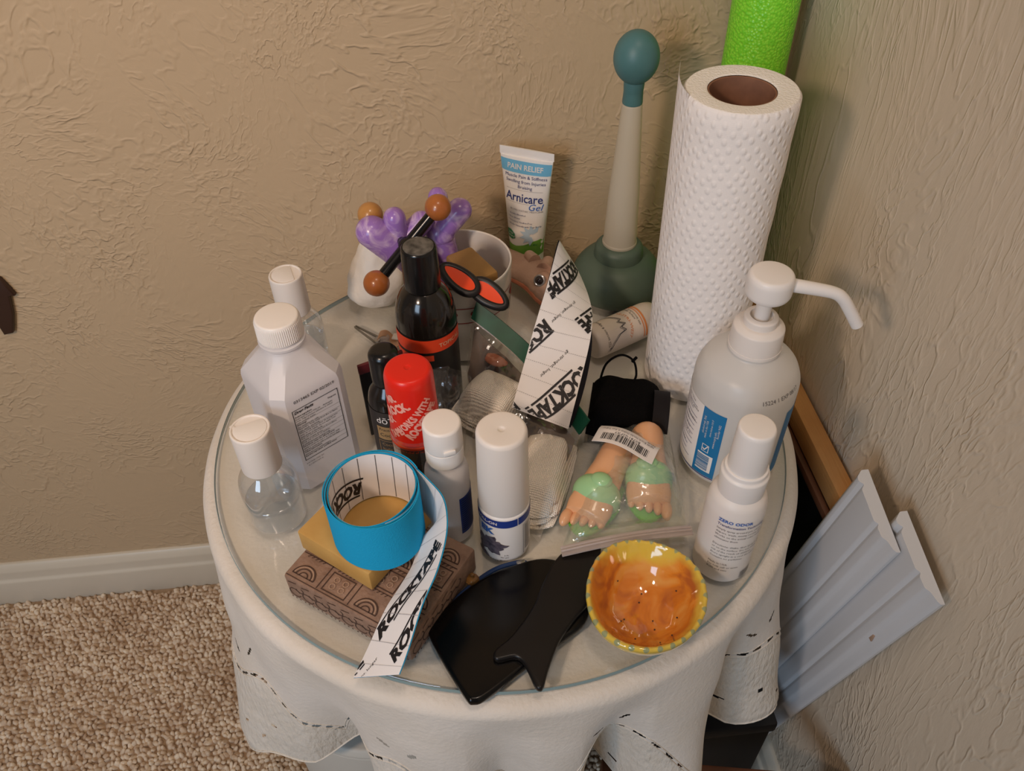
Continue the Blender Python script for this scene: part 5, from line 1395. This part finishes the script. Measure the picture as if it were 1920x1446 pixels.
def zipbag():
    o = thing('zip_bag', 'clear zip bag with a barcode sticker behind the orange bowl', 'bag', (0, 0, 0))
    c = {'bl': Vector((.0330, -.1500, 0)), 'br': Vector((.1375, -.1420, 0)), 'tl': Vector((.090, -.030, 0)), 'tr': Vector((.149, -.030, 0))}
    def xy(u, v): return c['bl'].lerp(c['br'], u).lerp(c['tl'].lerp(c['tr'], u), v)
    def h(u, v):
        e = (max(0, 1-abs(2*u-1)**3))*(max(0, 1-abs(2*v-1)**4)); return e
    def top(u, v):
        p = xy(u, v); n = mnoise.noise(Vector((p.x*70, p.y*70, 1)))*.004+mnoise.noise(Vector((p.x*180, p.y*180, 4)))*.0012
        return (p.x, p.y, max(.006+.0315*h(u, v)**.75+n*(.25+h(u, v)), .0016))
    def bot(u, v):
        p = xy(u, v); z = Vector(top(u, v)).z; e = min(1, 6*u*(1-u))*min(1, 6*v*(1-v)); return (p.x, p.y, z*(1-e)+.0008*e)
    make('film_front', *grid(top, 44, 44), 'bag_film', o, ang=25)
    make('film_back', *grid(bot, 24, 24), 'bag_film', o, ang=25)
    def zp(u, v):
        p = xy(u, 0)+Vector((.0, -.011*v+.001, 0)); return (p.x, p.y, .0150+.0040*math.sin(u*3.1)+.003*v)
    make('zip_strip', *shell(zp, 30, 4, .0010), 'zip_film', o)
    for k, vv in enumerate((.35, .62)):
        make('zip_ridge', *tube([Vector(zp(i/24, vv))+Vector((0, 0, .0016)) for i in range(25)], .0008, 6), 'zip_film', o)
    # sticker, bent over the top of the bag
    P0, P1 = Vector((.0830, -.0480, .0400)), Vector((.1360, -.0800, .0375))
    ux = (P1-P0).normalized(); uy = Vector((-.53, -.80, .12)).normalized(); uy = (uy-ux*uy.dot(ux)).normalized()
    Lx, Ly = .052, .0245
    def stk(u, v):
        p = P0+ux*Lx*u-uy*Ly*(v-1)*-1*0+uy*Ly*(1-v)*1.0; b = .004*math.sin(PI*u)+.0022*math.sin(u*5)
        return p+Vector((0, 0, b-.006*max(0, v-.75)*4*.5))
    make('sticker', *shell(stk, 20, 10, .0004), 'label_white', o)
    nn = normal_of(stk, .5, .5); sg = 1 if nn.z > 0 else -1
    def f(x, y):
        u, v = min(max(x/Lx, 0), 1), min(max(y/Ly, 0), 1); return tuple(Vector(stk(u, v))+normal_of(stk, u, v)*sg*.0008)
    bc = mv(barcode(.040, .0085, 12), .006, .0035)
    def ud(g): return [(Lx-x, y) for x, y in g[0]], g[1]
    def up180(g, cx, cy): return [(cx-x, cy-y) for x, y in g[0]], g[1]
    g1 = up180(text2d('B0781G2PX9', .0040, res=1), Lx/2, .0140)
    g2 = up180(text2d('NEW Beach Sandal Shaker S, Pair Tubes', .0027, res=1), Lx/2, .0178)
    g3 = up180(text2d('New', .0038, res=1), Lx-.007, .0212)
    printed('barcode', bc, f, 'ink_black', o)
    printed('sticker_text', join2(g1, g2, g3), f, 'ink_grey', o, .004)
zipbag()

# ------------------------------------------------------------------ corner: noodle, frame, boards
o = thing('foam_noodle', 'bright green foam pool noodle standing in the corner behind the paper towels', 'noodle', (.2735, .2405, -Z0))
V = []
make('foam', *lathe(rnd([(.010, .001), (.0305, .001), (.0305, 1.35), (.010, 1.35), (.010, .001)], .003), 48, cap0=False, cap1=False), 'foam_green', o, weld=True)

o = thing('leaning_frame', 'wooden framed dark panel standing behind the white boards on the right wall', 'frame', (0, 0, 0))
xa, xb = .3025, .3215; zt = -.052; ya, yb = -.100, .205
make('top_rail', *box((xa+xb)/2, (ya+yb)/2, zt-.0135, xb-xa, yb-ya, .027, .002), 'wood_rail', o)
make('rail_bead', *box(xa-.001, (ya+yb)/2, zt-.034, .008, yb-ya-.02, .010, .002), 'wood_dark', o)
for y in (ya+.013, yb-.013): make('stile', *box((xa+xb)/2, y, (zt-.027-Z0+.046)/2, xb-xa-.001, .026, (zt-.027+Z0-.046), .002), 'wood_rail', o)
make('bottom_rail', *box((xa+xb)/2, (ya+yb)/2, -Z0+.0265, xb-xa, yb-ya, .037, .002), 'wood_rail', o)
make('dark_panel', *box(.314, (ya+yb)/2, (zt-.02-Z0+.03)/2, .004, yb-ya-.04, (zt-.02+Z0-.03), 0), 'panel_black', o)

def plank(lab, xface, pl, wid, zt_, tilt, th=.0115):
    """a moulded trim board leaning on end against the right wall; pl = y of its top left corner"""
    o = thing('trim_board', lab, 'board', (0, 0, 0), 0, 'white trim boards leaning on the right wall')
    L = .66
    prof = [(0, 0), (0, -.006), (.006, -th), (.010, -th), (.013, -th+.0035), (.017, -th), (wid*.62, -th), (wid*.66, -th+.0030), (wid*.70, -th+.0008), (wid-.014, -th+.0012), (wid-.010, -th+.0045), (wid-.003, -.0050), (wid, -.003), (wid, 0)]
    prof = rnd(prof, .0012, 2)
    ax = Vector((0, math.sin(tilt), -math.cos(tilt))); wd = Vector((0, -math.cos(tilt), -math.sin(tilt)))
    top = Vector((xface+th, pl, zt_)); Lb = (zt_+Z0-.012-wid*math.sin(tilt))/math.cos(tilt)
    V, n = [], len(prof)
    for s in (0, Lb):
        for (w, d) in prof: V.append(tuple(top+ax*s+wd*w+Vector((d, 0, 0))))
    Fc = [(i, i+1, n+i+1, n+i) for i in range(n-1)]+[(n-1, 0, n, 2*n-1), tuple(range(n-1, -1, -1)), tuple(range(n, 2*n))]
    make('board', V, Fc, 'plank_white', o, weld=True, ang=25)
    return o, top, ax, wd, th
plank('front white trim board leaning on the right wall beside the table', .2850, -.1075, .073, .021, R_(12))
o2, top2, ax2, wd2, th2 = plank('rear white trim board with a nick, half behind the front trim board', .2985, -.1510, .076, .020, R_(12))
q = top2+ax2*.115+wd2*.064+Vector((-th2-.0002, 0, 0))
make('nick', *box(q.x+.004, q.y, q.z, .0015, .006, .010, .0004), 'carved_ridge', o2)
o = thing('wooden_trestle', 'low dark wooden trestle bar on the carpet under the right front of the cloth', 'trestle', (.196, -.224, -Z0), R_(-11))
make('top_bar', *box(0, 0, .290, .244, .022, .034, .003), 'wood_dark', o)
for x in (-.106, .106): make('leg', *box(x, 0, .1405, .020, .018, .267, .002), 'wood_dark', o)

o = thing('storage_box', 'black box standing on the carpet under the table beside the leaning boards', 'box', (.198, -.082, -Z0))
make('box_body', *box(0, 0, .1345, .150, .170, .255, .004), 'panel_black', o)
make('box_lid', *box(0, 0, .2725, .156, .176, .020, .004), 'panel_black', o)

o = thing('storage_drum', 'pale grey round drum on the carpet under the left side of the cloth', 'drum', (-.138, -.050, -Z0))
make('drum_body', *lathe(rnd([(0, .008), (.125, .008), (.128, .012), (.128, .330), (0, .330)], .004), 64, cap0=False, cap1=False), 'basket_grey', o, weld=True)
make('drum_lid', *lathe(rnd([(0, .3305), (.1285, .3305), (.1290, .335), (.125, .3425), (0, .3435)], .003), 64, cap0=False, cap1=False), 'basket_grey', o, weld=True)

o = thing('wall_shadow_plate', 'dark bronze pointed hook on the beige wall at the left edge', 'hook', (0, WY-.0005, 0))  # stand-in for a shadow cast on the wall, not a bronze fitting
hp = [(-.580, .034), (-.545, .024), (-.526, .0095), (-.5195, -.0136), (-.5265, -.0140), (-.533, -.0400), (-.5440, -.0660), (-.5550, -.0680), (-.5560, -.0420), (-.580, -.022)]  # outline of a cast shadow, built as a thin dark plate
make('plate', *xf(slab(hp, 0, .007, .0015, 2), RX(R_(90))), 'shadow_brown', o, ang=50)
make('plate_stud', *xf(ball(-.565, 0, .007, .004, .004, .002, 12, 8), RX(R_(90))), 'steel_dull', o)  # stud added to the shadow plate
